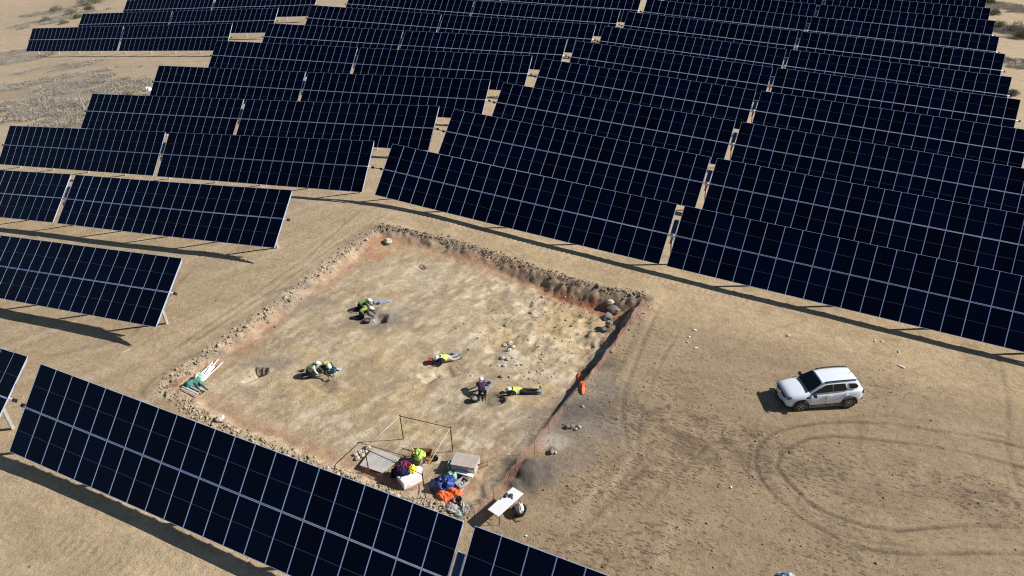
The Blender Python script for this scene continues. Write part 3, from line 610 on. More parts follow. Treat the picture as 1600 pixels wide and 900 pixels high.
for (b, r), ws_ in sorted(byt.items()):
    a1 = ws_[1]; base = Vector((a1[0] - .22, a1[1], gz(a1[0] - .22, a1[1])))
    root = empty('solar_tracker', base, tracker_label(b, r), 'solar tracker', TG)
    for i in (0, 1):
        x, y0, y1, z0, z1, sag, tilt, h = ws_[i]
        dy, dz = y1 - y0, z1 - z0; ax = Vector((math.sqrt(WING ** 2 - dy * dy - dz * dz), dy, dz)) / WING
        n0 = ax.cross(Vector((0, 1, 0))).normalized(); hh = n0.cross(ax); t = R(tilt); up = math.cos(t) * hh + math.sin(t) * n0; nn = ax.cross(up)
        rot = Matrix((ax, up, nn)).transposed().to_4x4(); c0 = Vector((x, y0, z0)) - base
        def put(name, me, u, off, on_=0., parent=root):
            o = bpy.data.objects.new(name, me); COL.objects.link(o); o.parent = parent
            q = rot.copy(); q.translation = c0 + ax * (u * WP) + up * off + nn * on_ + Vector((0, 0, sag * 4 * (u / 21) * (1 - u / 21))); o.matrix_local = q; return o
        for k in range(21):
            for sgn in (1, -1): put('solar_module', ME_mod, k + .5, sgn * (.025 + ML / 2))
        put('rail_frame', ME_rail, 0, 0); put('torque_tube', ME_tube, 0, 0)
        endu = -.36 / WP if i == 0 else 21 + .36 / WP
        put('tube_cap', ME_capm, endu, 0, -.17); TEND[(b, r, i)] = base + c0 + ax * (endu * WP) - nn * .17
        us = [1.1, 6.0, 10.9, 15.8] if i == 0 else [5.2, 10.1, 15.0, 19.9]
        for u in us:
            p = c0 + ax * (u * WP) - nn * .17
            o = bpy.data.objects.new('post', ME_post); COL.objects.link(o); o.parent = root; o.location = p
            w = base + p; o.scale.z = max(1.0, (w.z - gz(w.x, w.y) + .1)) / 2.6
        if i == 1:
            g = -.22 / WP; p = c0 + ax * (g * WP) - nn * .17
            o = bpy.data.objects.new('post', ME_post); COL.objects.link(o); o.parent = root; o.location = p; w = base + p; o.scale.z = max(1., (w.z - gz(w.x, w.y) + .1)) / 2.6
            put('controller_panel', ME_ctl, g, .62, -.02); put('slew_drive', ME_slew, g, 0, -.17); put('drive_motor', ME_mot, g, -.28, -.14)
# cables hanging between the two blocks
M_cable = material('black_cable', (.015, .015, .015), .6)
for k, r in enumerate(range(3, 10)):
    a, b_ = TEND[('M', r, 1)], TEND[('R', r, 0)]
    pts = [a.lerp(b_, t) + Vector((0, 0, .10 - 1.1 * t * (1 - t) * .5)) for t in np.linspace(0, 1, 9)]
    o = MB().tube(pts, .028, 6).build('power_cable', M_cable)
    tag(o, 'black cable sagging between two tracker ends, %s gap up the picture from the dig' % ORD[k], 'cable', 'cables across the gaps between tracker blocks')
# ------------------------------------------------------------------ car
def car(p, heading):
    t = empty('parked_car', on(p), 'white sport utility car parked alone on the bare soil right of the dig', 'car', rz=heading)
    Mp = material('car_paint', (.80, .83, .88), .22, 0, .5, var=.015, scale=3); Mp.node_tree.nodes['Principled BSDF'].inputs['Coat Weight'].default_value = .5
    Mg = material('car_glass', (.006, .010, .012), .05); Mk = material('car_black', (.018, .018, .022), .5); Mt = material('tyre', (.030, .028, .026), .85, dirt=(.12, .10, .075), scale=9)
    Mr = material('alloy', (.45, .45, .46), .3, .6); Mc = material('chrome', (.7, .7, .72), .15, .9); Ml = material('lamp_glass', (.25, .30, .36), .08, .3); Mred = material('tail_red', (.35, .01, .01), .2); Mu = material('dusty_sill', (.16, .145, .12), .7)
    # lower body: stations front to back of (x, floor, half width, shoulder height, top height)
    ST = [(2.16, .34, .62, .66, .76), (2.09, .26, .78, .76, .90), (1.90, .22, .86, .86, 1.00), (1.55, .22, .895, .93, 1.05), (1.20, .22, .905, .97, 1.09), (.88, .22, .905, 1.00, 1.12), (.3, .22, .90, 1.02, 1.12), (-.4, .22, .90, 1.03, 1.13),
          (-1.0, .22, .905, 1.05, 1.14), (-1.45, .22, .91, 1.07, 1.15), (-1.85, .26, .88, 1.07, 1.14), (-2.08, .32, .80, 1.02, 1.08), (-2.15, .42, .70, .94, 1.0)]
    bm = bmesh.new(); rings = []
    for (x, zb, w, zs, zt) in ST:
        pr = [(0, zb), (w * .84, zb), (w * .965, zb + .12), (w, zb + .30), (w * .995, (zb + .30 + zs) / 2), (w * .97, zs - .06), (w * .90, zs + .02), (w * .78, zt - .02), (w * .45, zt), (0, zt + .012)]
        ring = [(yy, zz) for yy, zz in pr] + [(-yy, zz) for yy, zz in pr[-2:0:-1]]
        rings.append([bm.verts.new((x, yy, zz)) for yy, zz in ring])
    n = len(rings[0])
    for a, b in zip(rings[:-1], rings[1:]):
        for k in range(n): bm.faces.new((a[k], a[(k + 1) % n], b[(k + 1) % n], b[k]))
    bm.faces.new(rings[0]); bm.faces.new(rings[-1][::-1])
    # greenhouse
    BX = [(.98, .60), (.93, .76), (.55, .80), (-.4, .82), (-1.35, .82), (-1.9, .76), (-2.03, .60)]; TX = [(.22, .52), (.16, .635), (-.1, .66), (-.6, .675), (-1.3, .67), (-1.66, .63), (-1.74, .50)]
    TZ = [1.60, 1.585, 1.605, 1.625, 1.62, 1.595, 1.60]
    bo = [bm.verts.new((x, y, 1.06)) for x, y in BX] + [bm.verts.new((x, -y, 1.06)) for x, y in BX[::-1]]
    mo = [bm.verts.new((a[0] * .06 + c[0] * .94, (a[1] * .10 + c[1] * .90), 1.06 * .07 + z * .93)) for a, c, z in zip(BX, TX, TZ)] + [bm.verts.new((a[0] * .06 + c[0] * .94, -(a[1] * .10 + c[1] * .90), 1.06 * .07 + z * .93)) for a, c, z in list(zip(BX, TX, TZ))[::-1]]
    to = [bm.verts.new((x * .97, y * .90, z + .035)) for (x, y), z in zip(TX, TZ)] + [bm.verts.new((x * .97, -y * .90, z + .035)) for (x, y), z in list(zip(TX, TZ))[::-1]]
    n = len(bo)
    for A, B in ((bo, mo), (mo, to)):
        for k in range(n): bm.faces.new((A[k], A[(k + 1) % n], B[(k + 1) % n], B[k]))
    for k in range(6): bm.faces.new((to[k], to[k + 1], to[n - 2 - k], to[n - 1 - k]))
    for f in bm.faces: f.smooth = True
    bmesh.ops.recalc_face_normals(bm, faces=bm.faces); me = bpy.data.meshes.new('body'); bm.to_mesh(me); bm.free()
    o = link('body', me, t, [Mp]); md = o.modifiers.new('s', 'SUBSURF'); md.levels = 2; md.render_levels = 2
    def gl(pts, off, name, mat=Mg, th=.012):
        off = Vector(off).normalized(); q = [Vector(p) + off * .012 for p in pts]; return MB().slab(q, off * th).build(name, mat, t)
    def lat(xb, xt, f, sgn): # a point on the side glass; f 0 at belt, 1 at roof
        x = xb + (xt - xb) * f; y = .820 + (.655 - .820) * f; return (x, sgn * y, 1.08 + .50 * f)
    # windscreen, rear glass
    gl([(.93, -.68, 1.13), (.93, .68, 1.13), (.60, .665, 1.34), (.265, .60, 1.575), (.265, -.60, 1.575), (.60, -.665, 1.34)], (.55, 0, .83), 'windscreen', th=.01)
    gl([(-1.76, -.50, 1.54), (-1.76, .50, 1.54), (-2.00, .62, 1.18), (-2.00, -.62, 1.18)], (-.9, 0, .4), 'rear_window')
    for sg in (1, -1):
        nrm = (0, sg * .92, .38)
        gl([lat(.80, .80, .06, sg), lat(.40, .40, .52, sg), lat(.06, .06, .84, sg), lat(-.30, -.30, .88, sg), lat(-.33, -.33, .08, sg)], nrm, 'front_side_window', th=.016)
        gl([lat(-.37, -.37, .08, sg), lat(-.35, -.35, .88, sg), lat(-.98, -.98, .88, sg), lat(-1.12, -1.12, .12, sg)], nrm, 'rear_side_window', th=.016)
        gl([lat(-1.28, -1.28, .26, sg), lat(-1.20, -1.20, .84, sg), lat(-1.60, -1.60, .78, sg), lat(-1.74, -1.74, .48, sg), lat(-1.62, -1.62, .28, sg)], nrm, 'quarter_window', th=.02)
        m = MB(); m.tube([(.12, sg * .60, 1.61), (.0, sg * .61, 1.655), (-.5, sg * .625, 1.685), (-1.2, sg * .62, 1.68), (-1.58, sg * .59, 1.655), (-1.66, sg * .59, 1.61)], .032, 8); m.build('roof_rail', Mk, t)
        m = MB(); m.box((.72, sg * 1.0, 1.10), (.14, .22, .16), bev=.03); m.box((.74, sg * .90, 1.06), (.08, .12, .05)); m.build('wing_mirror', Mk, t)
        hl = MB().slab([(2.13, sg * .50, .74), (2.08, sg * .76, .76), (1.84, sg * .865, .90), (1.88, sg * .80, .955), (2.06, sg * .56, .90)], (.035, sg * .02, .015)).build('headlight', Ml, t)
        MB().slab([(-2.11, sg * .70, .84), (-2.05, sg * .79, .86), (-2.03, sg * .78, 1.02), (-2.09, sg * .68, 1.01)], (-.03, sg * .03, 0)).build('tail_light', Mred, t)
        d1 = MB(); d1.box((.0, sg * .893, .62), (.010, .02, .74)); d1.box((-1.02, sg * .893, .72), (.010, .02, .56)); d1.box((.86, sg * .893, .62), (.010, .02, .70)); d1.build('door_seams', Mk, t)
        for hx in (.0, -.98): MB().box((hx - .14 if hx else -.22, sg * .915, .93), (.20, .035, .035), bev=.01).build('door_handle', Mp, t)
        MB().box((1.02, sg * .913, .92), (.20, .03, .09), bev=.01).build('fender_vent', Mk, t)
        m = MB(); m.box((0, sg * .885, .26), (2.0, .06, .12), bev=.02); m.build('sill', Mu, t)
        for wx in (1.33, -1.33):
            m = MB(); pts = [(wx + .43 * math.cos(a), sg * .895, .345 + .42 * math.sin(a)) for a in np.linspace(-.25, math.pi + .25, 15)]; m.tube(pts, .045, 6); 
            m.slab([(wx + .40 * math.cos(a), sg * .86, .345 + .39 * math.sin(a)) for a in np.linspace(0, 2 * math.pi, 20)[:-1]], (0, sg * .04, 0)); m.build('wheel_arch', Mk, t)
            w = empty('wheel', (wx, sg * .82, .34), None, None); w.parent = t
            m = MB(); pr = [(.20, -.10), (.30, -.115), (.335, -.09), (.345, 0), (.335, .09), (.30, .115), (.20, .10)]
            bmx = m.bm; rr = []
            for a in np.linspace(0, 2 * math.pi, 33)[:-1]: rr.append([bmx.verts.new((r0 * math.cos(a), yy, r0 * math.sin(a))) for r0, yy in pr])
            for i in range(32):
                A, B = rr[i], rr[(i + 1) % 32]
                for k in range(len(pr) - 1): f = bmx.faces.new((A[k], A[k + 1], B[k + 1], B[k])); f.smooth = True
            m.build('tyre', Mt, w)
            m = MB(); m.tube([(0, sg * .02, 0), (0, sg * .05, 0)], .212, 24, mi=1); m.tube([(0, sg * .05, 0), (0, sg * .09, 0)], .05, 10)
            for k in range(5):
                a = k * 2 * math.pi / 5 + .3; 
                for da in (-.16, .16): m.tube([(.04 * math.cos(a), sg * .08, .04 * math.sin(a)), (.20 * math.cos(a + da), sg * .085, .20 * math.sin(a + da))], .016, 5)
            m.tube([(.205 * math.cos(a), sg * .09, .205 * math.sin(a)) for a in np.linspace(0, 2 * math.pi, 25)], .014, 5, cap=False); m.build('rim', [Mr, Mk], w)
    MB().slab([(2.145, -.52, .70), (2.145, .52, .70), (2.09, .56, .86), (2.09, -.56, .86)], (.03, 0, .02)).build('grille', Mk, t)
    MB().slab([(2.185, -.10, .77), (2.185, .10, .77), (2.165, .085, .81), (2.165, -.085, .81)], (.012, 0, 0)).build('badge', Mc, t)
    m = MB(); m.box((2.10, 0, .34), (.14, 1.30, .20), bev=.04); m.build('front_bumper', Mk, t); m = MB(); m.box((2.185, 0, .45), (.02, .50, .11)); m.build('number_plate', M_white, t)
    MB().box((-2.11, 0, .42), (.12, 1.40, .22), bev=.04).build('rear_bumper', Mk, t)
    MB().box((.97, 0, 1.135), (.10, 1.30, .025)).build('wiper_cowl', Mk, t)
    MB().tube([(-1.52, 0, 1.65), (-1.60, 0, 1.78)], .012, 5).build('aerial', Mk, t)
    return t
_fl, _rl = (-0.62,34.88), (1.71,36.25)
_hd = math.atan2(_fl[1] - _rl[1], _fl[0] - _rl[0]); _c = ((_fl[0] + _rl[0]) / 2 + .82 * math.sin(_hd) * 1, (_fl[1] + _rl[1]) / 2 - .82 * math.cos(_hd) * 1)
car(_c, _hd)
# ------------------------------------------------------------------ people
M_skin = material('skin', (.42, .24, .16), .6); M_hair = material('hair', (.03, .02, .015), .8)
M_hat = material('helmet_white', (.82, .82, .80), .3)
def cloth(name, col, var=.18): return material(name, col, .9, var=var, scale=14, bump=.3, bscale=22, spec=.2)
M_navy = cloth('navy_trousers', (.020, .024, .045)); M_black = cloth('black_trousers', (.025, .022, .024)); M_beige = cloth('pale_trousers', (.42, .37, .31)); M_jean = cloth('denim', (.04, .055, .12))
M_dsh = cloth('dark_shirt', (.03, .03, .05)); M_gsh = cloth('dark_green_shirt', (.03, .06, .03)); M_psh = cloth('purple_shirt', (.06, .03, .07)); M_wsh = cloth('white_sleeves', (.62, .60, .56))
M_hiv = material('hivis_yellow', (.62, .84, .07), .75, var=.06, scale=10, bump=.3, bscale=20); M_hivg = material('hivis_green', (.20, .50, .03), .75, var=.12, scale=10, bump=.3, bscale=20)
M_ref = material('reflective_tape', (.62, .64, .62), .35, .3); M_boot = material('boots', (.05, .035, .025), .7); M_glove = material('work_glove', (.35, .30, .24), .8)
KNEEL = dict(pel=(0, 0, .44), bel=(.12, 0, .58), che=(.28, 0, .73), nek=(.39, 0, .86), hea=(.49, 0, .95), hip=(-.01, .11, .42), kne=(.20, .15, .09), ank=(-.24, .15, .09), toe=(-.36, .16, .03), sho=(.32, .19, .78), elb=(.47, .24, .49), wri=(.64, .14, .24))
LOW = dict(pel=(0, 0, .38), bel=(.17, 0, .46), che=(.36, 0, .52), nek=(.50, 0, .58), hea=(.63, 0, .60), hip=(-.02, .11, .36), kne=(.14, .15, .08), ank=(-.30, .15, .08), toe=(-.42, .16, .03), sho=(.41, .19, .54), elb=(.56, .27, .28), wri=(.80, .17, .10))
CROUCH = dict(pel=(0, 0, .30), bel=(.10, 0, .46), che=(.24, 0, .64), nek=(.36, 0, .77), hea=(.47, 0, .84), hip=(0, .11, .28), kne=(.32, .20, .42), ank=(.08, .17, .09), toe=(.24, .18, .03), sho=(.27, .19, .68), elb=(.48, .25, .42), wri=(.62, .12, .20))
PRONE = dict(pel=(0, 0, .15), bel=(.20, 0, .16), che=(.38, 0, .19), nek=(.55, 0, .24), hea=(.67, 0, .27), hip=(-.02, .10, .14), kne=(-.44, .13, .09), ank=(-.85, .13, .09), toe=(-.98, .17, .05), sho=(.43, .19, .19), elb=(.60, .30, .09), wri=(.86, .20, .07))
MID = dict(pel=(0, 0, .40), bel=(.14, 0, .52), che=(.32, 0, .62), nek=(.45, 0, .71), hea=(.57, 0, .77), hip=(-.02, .11, .38), kne=(.16, .15, .09), ank=(-.28, .15, .09), toe=(-.40, .16, .03), sho=(.36, .19, .65), elb=(.50, .26, .36), wri=(.70, .15, .14))
ELBOW = dict(pel=(0, 0, .24), bel=(.19, 0, .28), che=(.38, 0, .34), nek=(.53, 0, .42), hea=(.66, 0, .44), hip=(-.02, .11, .22), kne=(-.24, .16, .09), ank=(-.62, .15, .10), toe=(-.74, .17, .04), sho=(.43, .19, .35), elb=(.52, .27, .10), wri=(.78, .15, .07))
def person(p, rz, pose, label, shirt, trousers, vest=None, turn=0., skew=0.):
    rz = R(rz); t = empty('person', on(p), label, 'person', 'excavators working on the dig floor', rz); t.scale = (1.08, 1.08, 1.08)
    J = {}
    for k, v in pose.items():
        if k in ('pel', 'bel', 'che', 'nek', 'hea'): J[k] = Vector(v) + Vector((0, skew * v[2], 0))
        else:
            for s, n in ((1, 'l'), (-1, 'r')):
                q = Vector((v[0], s * v[1], v[2])); 
                if k in ('sho', 'elb', 'wri'): q += Vector((0, skew * v[2], 0)); q.x += s * turn * (1 if k != 'sho' else .3)
                if k in ('kne', 'ank', 'toe'): q.x += -s * turn * .4
                J[k + n] = q
    for n in 'lr':
        d = (J['wri' + n] - J['elb' + n]).normalized(); J['han' + n] = J['wri' + n] + d * .09
    rad = dict(pel=(.18, .15), bel=(.165, .14), che=(.195, .155), nek=(.062, .062), hea=(.088, .10), hip=(.115, .115), kne=(.078, .078), ank=(.055, .055), toe=(.042, .035), sho=(.085, .085), elb=(.055, .055), wri=(.036, .034), han=(.042, .022))
    E = [('pel', 'bel'), ('bel', 'che'), ('che', 'nek'), ('nek', 'hea')]
    for n in 'lr': E += [('pel', 'hip' + n), ('hip' + n, 'kne' + n), ('kne' + n, 'ank' + n), ('ank' + n, 'toe' + n), ('che', 'sho' + n), ('sho' + n, 'elb' + n), ('elb' + n, 'wri' + n), ('wri' + n, 'han' + n)]
    ks = list(J); me = bpy.data.meshes.new('sk'); me.from_pydata([J[k] for k in ks], [(ks.index(a), ks.index(b)) for a, b in E], [])
    o = bpy.data.objects.new('sk', me); COL.objects.link(o); md = o.modifiers.new('k', 'SKIN'); md.use_smooth_shade = True
    for i, k in enumerate(ks):
        sv = me.skin_vertices[0].data[i]; sv.radius = rad.get(k, rad.get(k[:3])); sv.use_root = (k == 'pel')
    sb = o.modifiers.new('s', 'SUBSURF'); sb.levels = 2; sb.render_levels = 2
    dg = bpy.context.evaluated_depsgraph_get(); ev = bpy.data.meshes.new_from_object(o.evaluated_get(dg)); bpy.data.objects.remove(o)
    ev.name = 'body'; ev.materials.clear()
    for m in (M_skin, shirt, trousers, M_boot, M_glove): ev.materials.append(m)
    mid = {'nek': 0, 'hea': 0, 'wri': 1, 'han': 4, 'toe': 3, 'ank': 2, 'kne': 2, 'hip': 2, 'pel': 2, 'bel': 1, 'che': 1, 'sho': 1, 'elb': 1}
    seg = [(J[a], J[b], mid[b[:3]], b[:3], a[:3]) for a, b in E]
    torso = []
    for f in ev.polygons:
        c = f.center; best = 9; mi = 1; bb = ''
        for a, b, m, n, n0 in seg:
            d = b - a; u = max(0, min(1, (c - a).dot(d) / max(d.length_squared, 1e-9))); q = (c - a - d * u).length
            if q < best: best = q; mi = m; bb = n; uu = u
        f.material_index = mi; f.use_smooth = True
        if bb in ('bel', 'che') or (bb == 'nek' and uu < .35) or (bb == 'sho' and uu < .8): torso.append(f.index)
    body = link('body', ev, t)
    # fingers: five short bent chains on each hand
    for n in 'lr':
        fm = MB()
        d = (J['han' + n] - J['wri' + n]).normalized(); sd = d.cross(Vector((0, 0, 1))).normalized(); dn = Vector((0, 0, -1)); s = 1 if n == 'l' else -1
        h0 = J['han' + n]
        for k, (off, ln) in enumerate(((-.030, .062), (-.010, .075), (.010, .070), (.030, .055))):
            a = h0 + sd * off + d * .01; b = a + d * ln * .5 + dn * .012; c_ = b + d * ln * .4 + dn * .03
            fm.tube([a, b, c_], [.0105, .0095, .007], 6)
        a = h0 - d * .05 + sd * s * .035; fm.tube([a, a + d * .03 + sd * s * .03 + dn * .01, a + d * .065 + sd * s * .03 + dn * .02], [.013, .011, .008], 6)
        fm.blob(h0, (.045, .045, .02), 1, 0, 1); fm.build('hand', M_glove, body)
    # head: face, ears, hair; helmet is a child
    hd = J['hea']; fwd = (J['hea'] - J['nek']); fwd = Vector((1, 0, -.35 if pose is not PRONE else -.1)).normalized(); upv = (Vector((0, 0, 1)) - fwd * fwd.z).normalized(); sdv = upv.cross(fwd)
    rot = Matrix((fwd, sdv, upv)).transposed()
    def hp(x, y, z): return hd + rot @ Vector((x, y, z))
    m = MB(); m.blob(hp(.01, 0, 0), (.098, .078, .118), 0, 0, 3, 0, rot); m.blob(hp(.112, 0, -.015), (.018, .014, .024), 0, 0, 1, 0, rot); m.blob(hp(0, .08, -.01), (.02, .012, .03), 0, 0, 1, 0, rot); m.blob(hp(0, -.08, -.01), (.02, .012, .03), 0, 0, 1, 0, rot)
    m.blob(hp(.098, .032, .01), (.010, .012, .008), 0, 0, 1, 1, rot); m.blob(hp(.098, -.032, .01), (.010, .012, .008), 0, 0, 1, 1, rot); m.blob(hp(.098, 0, -.055), (.012, .026, .007), 0, 0, 1, 2, rot)
    m.build('head', [M_skin, M_hair, cloth('lips', (.3, .09, .08)) if 'lips' not in bpy.data.materials else bpy.data.materials['lips']], body)
    m = MB(); m.blob(hp(-.03, 0, .0), (.092, .088, .125), 3, .08, 3, 0, rot); m.build('hair', M_hair, t)
    bm = bmesh.new(); rr = []
    for j, (rz_, ra) in enumerate(((.02, .142), (.028, .146), (.05, .133), (.09, .118), (.125, .088), (.143, .045), (.148, .0))):
        rr.append([bm.verts.new(hp(0.0 + ra * 1.10 * math.cos(a) + (.035 if j < 2 and abs(math.cos(a)) == math.cos(a) and math.cos(a) > .5 else 0), ra * .92 * math.sin(a), rz_)) for a in np.linspace(0, 2 * math.pi, 25)[:-1]])
    for A, B in zip(rr[:-1], rr[1:]):
        for k in range(24): f = bm.faces.new((A[k], A[(k + 1) % 24], B[(k + 1) % 24], B[k])); f.smooth = True
    bmesh.ops.remove_doubles(bm, verts=bm.verts, dist=1e-4); bmesh.ops.recalc_face_normals(bm, faces=bm.faces); me = bpy.data.meshes.new('helmet'); bm.to_mesh(me); bm.free(); link('helmet', me, t, [M_hat])
    if vest:
        bm = bmesh.new(); bm.from_mesh(ev); bm.faces.ensure_lookup_table(); keep = set(torso)
        bmesh.ops.delete(bm, geom=[f for f in bm.faces if f.index not in keep], context='FACES'); bm.normal_update()
        for v in bm.verts: v.co += v.normal * .035
        ax = (J['che'] - J['pel']).normalized(); L_ = (J['nek'] - J['pel']).length
        for f in bm.faces:
            u = (f.calc_center_median() - J['pel']).dot(ax) / L_; f.material_index = 1 if (.22 < u < .31 or .48 < u < .57) else 0; f.smooth = True
        me = bpy.data.meshes.new('hivis_vest'); bm.to_mesh(me); bm.free(); link('hivis_vest', me, t, [vest, M_ref])
    return t
person((-27.32,32.12), 34, LOW, 'person in bright yellow vest at the small square pit, nearer of the upper pair', M_dsh, M_navy, M_hiv, turn=.05)
person((-27.96,32.87), 30, LOW, 'person in dark green vest bending low behind the bright yellow vested digger', M_gsh, M_black, M_hivg, turn=-.04)
person((-26.64,25.92), 40, MID, 'person in green vest with pale sleeves kneeling at the grey shallow patch', M_wsh, M_jean, M_hivg, turn=.08)
person((-26.13,26.88), -32, LOW, 'person in yellow vest bending over the blue bucket, right one of the lower left pair', M_gsh, M_navy, M_hiv, turn=-.08)
person((-20.12,30.75), 232, ELBOW, 'person in pale trousers and yellow vest leaning down beside the red bucket', M_dsh, M_beige, M_hiv, turn=.05)
person((-16.76,28.70), 116, LOW, 'person in purple top and dark trousers kneeling on a grey mat', M_psh, M_black, None, turn=.04, skew=.1)
person((-14.95,29.99), 207, PRONE, 'person in yellow vest and black trousers lying face down at the round dark hollow', M_dsh, M_black, M_hiv, turn=.10)
# ------------------------------------------------------------------ mats, buckets and tools on the dig floor
M_mat = material('foam_mat', (.22, .25, .27), .85, var=.12, scale=6, dirt=(.33, .29, .22)); M_matb = material('blue_grey_mat', (.27, .32, .40), .8, dirt=(.34, .33, .31), scale=5)
def draped(name, c, rz, sx, sy, mat, label, cat, h=.03, amp=.02, group=None, th=.02, n=14):
    """a soft sheet that lies on the ground and follows it"""
    V_ = []; cs_, sn = math.cos(R(rz)), math.sin(R(rz))
    for j in range(n + 1):
        for i in range(n + 1):
            u, v = (i / n - .5) * sx, (j / n - .5) * sy; V_.append((c[0] + u * cs_ - v * sn, c[1] + u * sn + v * cs_))
    V_ = np.array(V_); z = ground_z(V_[:, 0], V_[:, 1]); z = .6 * z + .4 * z.max() + h + amp * 2 * fbm(V_[:, 0] / .25 + c[0] * 7, V_[:, 1] / .25, 7, 2)
    P = np.c_[V_, z]; o0 = Vector((c[0], c[1], float(z.mean()))); P = P - np.array(o0)
    F = [[j * (n + 1) + i, j * (n + 1) + i + 1, (j + 1) * (n + 1) + i + 1, (j + 1) * (n + 1) + i] for j in range(n) for i in range(n)]
    o = link(name, np_mesh(name, P, np.array(F), [mat], smooth=True)); o.location = o0; md = o.modifiers.new('t', 'SOLIDIFY'); md.thickness = th; md.offset = -1
    return tag(o, label, cat, group)
draped('kneeling_mat', (-28.24,32.56), 12, .75, .42, M_mat, 'small grey mat behind the upper pair of diggers, left of the bright yellow vest', 'mat', h=.02)
draped('kneeling_mat', (-27.18,34.25), 40, 1.15, .40, M_matb, 'long blue grey mat stretching right behind the upper pair of diggers', 'mat', h=.02)
draped('kneeling_mat', (-26.64,32.20), 45, .55, .4, M_mat, 'grey mat under the black bucket below the upper pair', 'mat', h=.02)
draped('kneeling_mat', (-20.14,31.56), 55, .85, .5, M_mat, 'grey mat beside the legs of the digger in pale trousers', 'mat', h=.02)
draped('kneeling_mat', (-16.98,29.43), 92, 1.5, .62, M_mat, 'grey mat beneath the digger in the purple top', 'mat', h=.02)
draped('kneeling_mat', (-14.53,30.26), 27, 1.45, .50, M_mat, 'grey mat under the legs of the digger lying face down', 'mat', h=.0)
def bucket(p, r, h, mat, label, rz=0, fill=None, lean=0., name='bucket', group='buckets around the dig floor'):
    t = empty(name, on(p, .01), label, 'bucket', group, R(rz)); m = MB(); n = 20; bm = m.bm
    prof = [(.0, .0), (r * .78, 0), (r, h), (r * 1.07, h), (r * 1.07, h - .03), (r * .95, h - .02), (r * .72, .03), (0, .03)]
    rr = [[bm.verts.new((a * math.cos(2 * math.pi * k / n), a * math.sin(2 * math.pi * k / n), z)) for k in range(n)] for a, z in prof]
    for A, B in zip(rr[:-1], rr[1:]):
        for k in range(n): f = bm.faces.new((A[k], A[(k + 1) % n], B[(k + 1) % n], B[k])); f.smooth = True
    bmesh.ops.remove_doubles(bm, verts=bm.verts, dist=1e-4); o = m.build('shell', mat, t)
    MB().tube([(r * math.cos(a), r * .25 * math.sin(a) - r * .3, h + r * .75 * math.sin(a)) for a in np.linspace(0, math.pi, 9)], .008, 5).build('bail', M_cap, t)
    if fill: MB().blob((0, 0, h * .72), (r * .86, r * .86, h * .16), 3, .2, 2).build('spoil', fill, t)
    if lean: t.rotation_euler = (lean, 0, R(rz))
    return t
M_rubber = material('black_rubber', (.02, .02, .022), .7); M_bb = material('blue_plastic', (.03, .20, .38), .4); M_rr = material('red_plastic', (.55, .05, .03), .5); M_dblue = material('dark_blue_plastic', (.01, .03, .22), .4)
M_spoil = material('spoil', (.20, .165, .13), .95, var=.2, bump=.6)
bucket((-26.71,31.87), .20, .20, M_rubber, 'black rubber bucket standing in front of the upper pair of diggers', fill=M_spoil)
bucket((-25.59,26.83), .18, .26, M_bb, 'light blue bucket at the hands of the digger bending over', rz=30, fill=M_spoil)
bucket((-16.94,28.12), .23, .26, M_rubber, 'black bucket with grey spoil left of the digger in the purple top', fill=material('grey_spoil', (.27, .27, .26), .9, bump=.5))
bucket((-20.97,30.11), .21, .20, M_rr, 'red plastic bucket next to the digger in pale trousers', fill=M_spoil)
def hand_brush(p, rz, mat, label, name, cat):
    t = empty(name, on(p, .04), label, cat, None, R(rz)); MB().box((0, 0, .02), (.22, .20, .035), bev=.012).build('pan', mat, t); MB().tube([(-.10, 0, .03), (-.28, 0, .05)], [.018, .012], 7).build('handle', mat, t); return t
hand_brush((-27.27,33.94), 30, M_dblue, 'dark blue dustpan lying on the long blue grey mat', 'dustpan', 'dustpan')
hand_brush((-25.43,27.17), 10, material('pale_plastic', (.55, .58, .66), .5), 'pale dustpan on the soil right of the light blue bucket', 'dustpan', 'dustpan')
hand_brush((-15.70,29.11), 60, M_rubber, 'black dustpan at the lower rim of the round dark hollow', 'dustpan', 'dustpan')
hand_brush((-16.98,29.91), 120, M_rubber, 'black tool roll on the upper end of the mat by the purple top', 'tool_roll', 'tool roll')
hand_brush((-20.24,31.35), 60, M_rubber, 'dark tool bag on the grey mat behind the digger in pale trousers', 'tool_bag', 'tool bag')
hand_brush((-27.29,26.16), 30, M_rubber, 'dark flat tool lying left of the green vested digger', 'hand_tool', 'hand tool')
# ------------------------------------------------------------------ stones one can tell apart
M_stone = material('pale_stone', (.50, .44, .35), .9, var=.2, scale=6, bump=.6, bscale=14)
def stone(p, r, label, seed, mat=None, group=None, flat=.65):
    o = MB().blob((0, 0, 0), (r, r * .8, r * flat), seed, .22, 2).build('stone', mat or M_stone, None, on(p, r * .35)); o.rotation_euler.z = seed
    for f in o.data.polygons: f.use_smooth = False
    return tag(o, label, 'stone', group)
SGs = 'pale stones stacked beside the plywood sheet'
for i, (p, r_, lb) in enumerate((((-20.60,22.02), .13, 'leftmost stone'), ((-20.37,21.85), .15, 'lowest stone'), ((-20.47,22.22), .16, 'upper left stone'), ((-20.23,22.10), .17, 'biggest middle stone'), ((-20.28,22.40), .15, 'upper right stone'), ((-20.31,22.68), .17, 'topmost, palest stone'))):
    stone(p, r_, lb + ' of the little pile beside the grey plywood sheet', i + 1, group=SGs)
CG = 'pale stones of the ancient cluster'
LB = ['topmost', 'upper left', 'upper right', 'middle', 'lower left', 'lower right', 'lowest']
for i, p in enumerate(((-17.73,34.23), (-17.93,33.91), (-17.36,33.84), (-17.42,33.42), (-17.40,32.49), (-17.09,32.56), (-17.01,31.95))):
    stone(p, .20 - .01 * i, LB[i] + ' pale stone of the cluster in the middle of the dig floor', i + 11, group=CG)
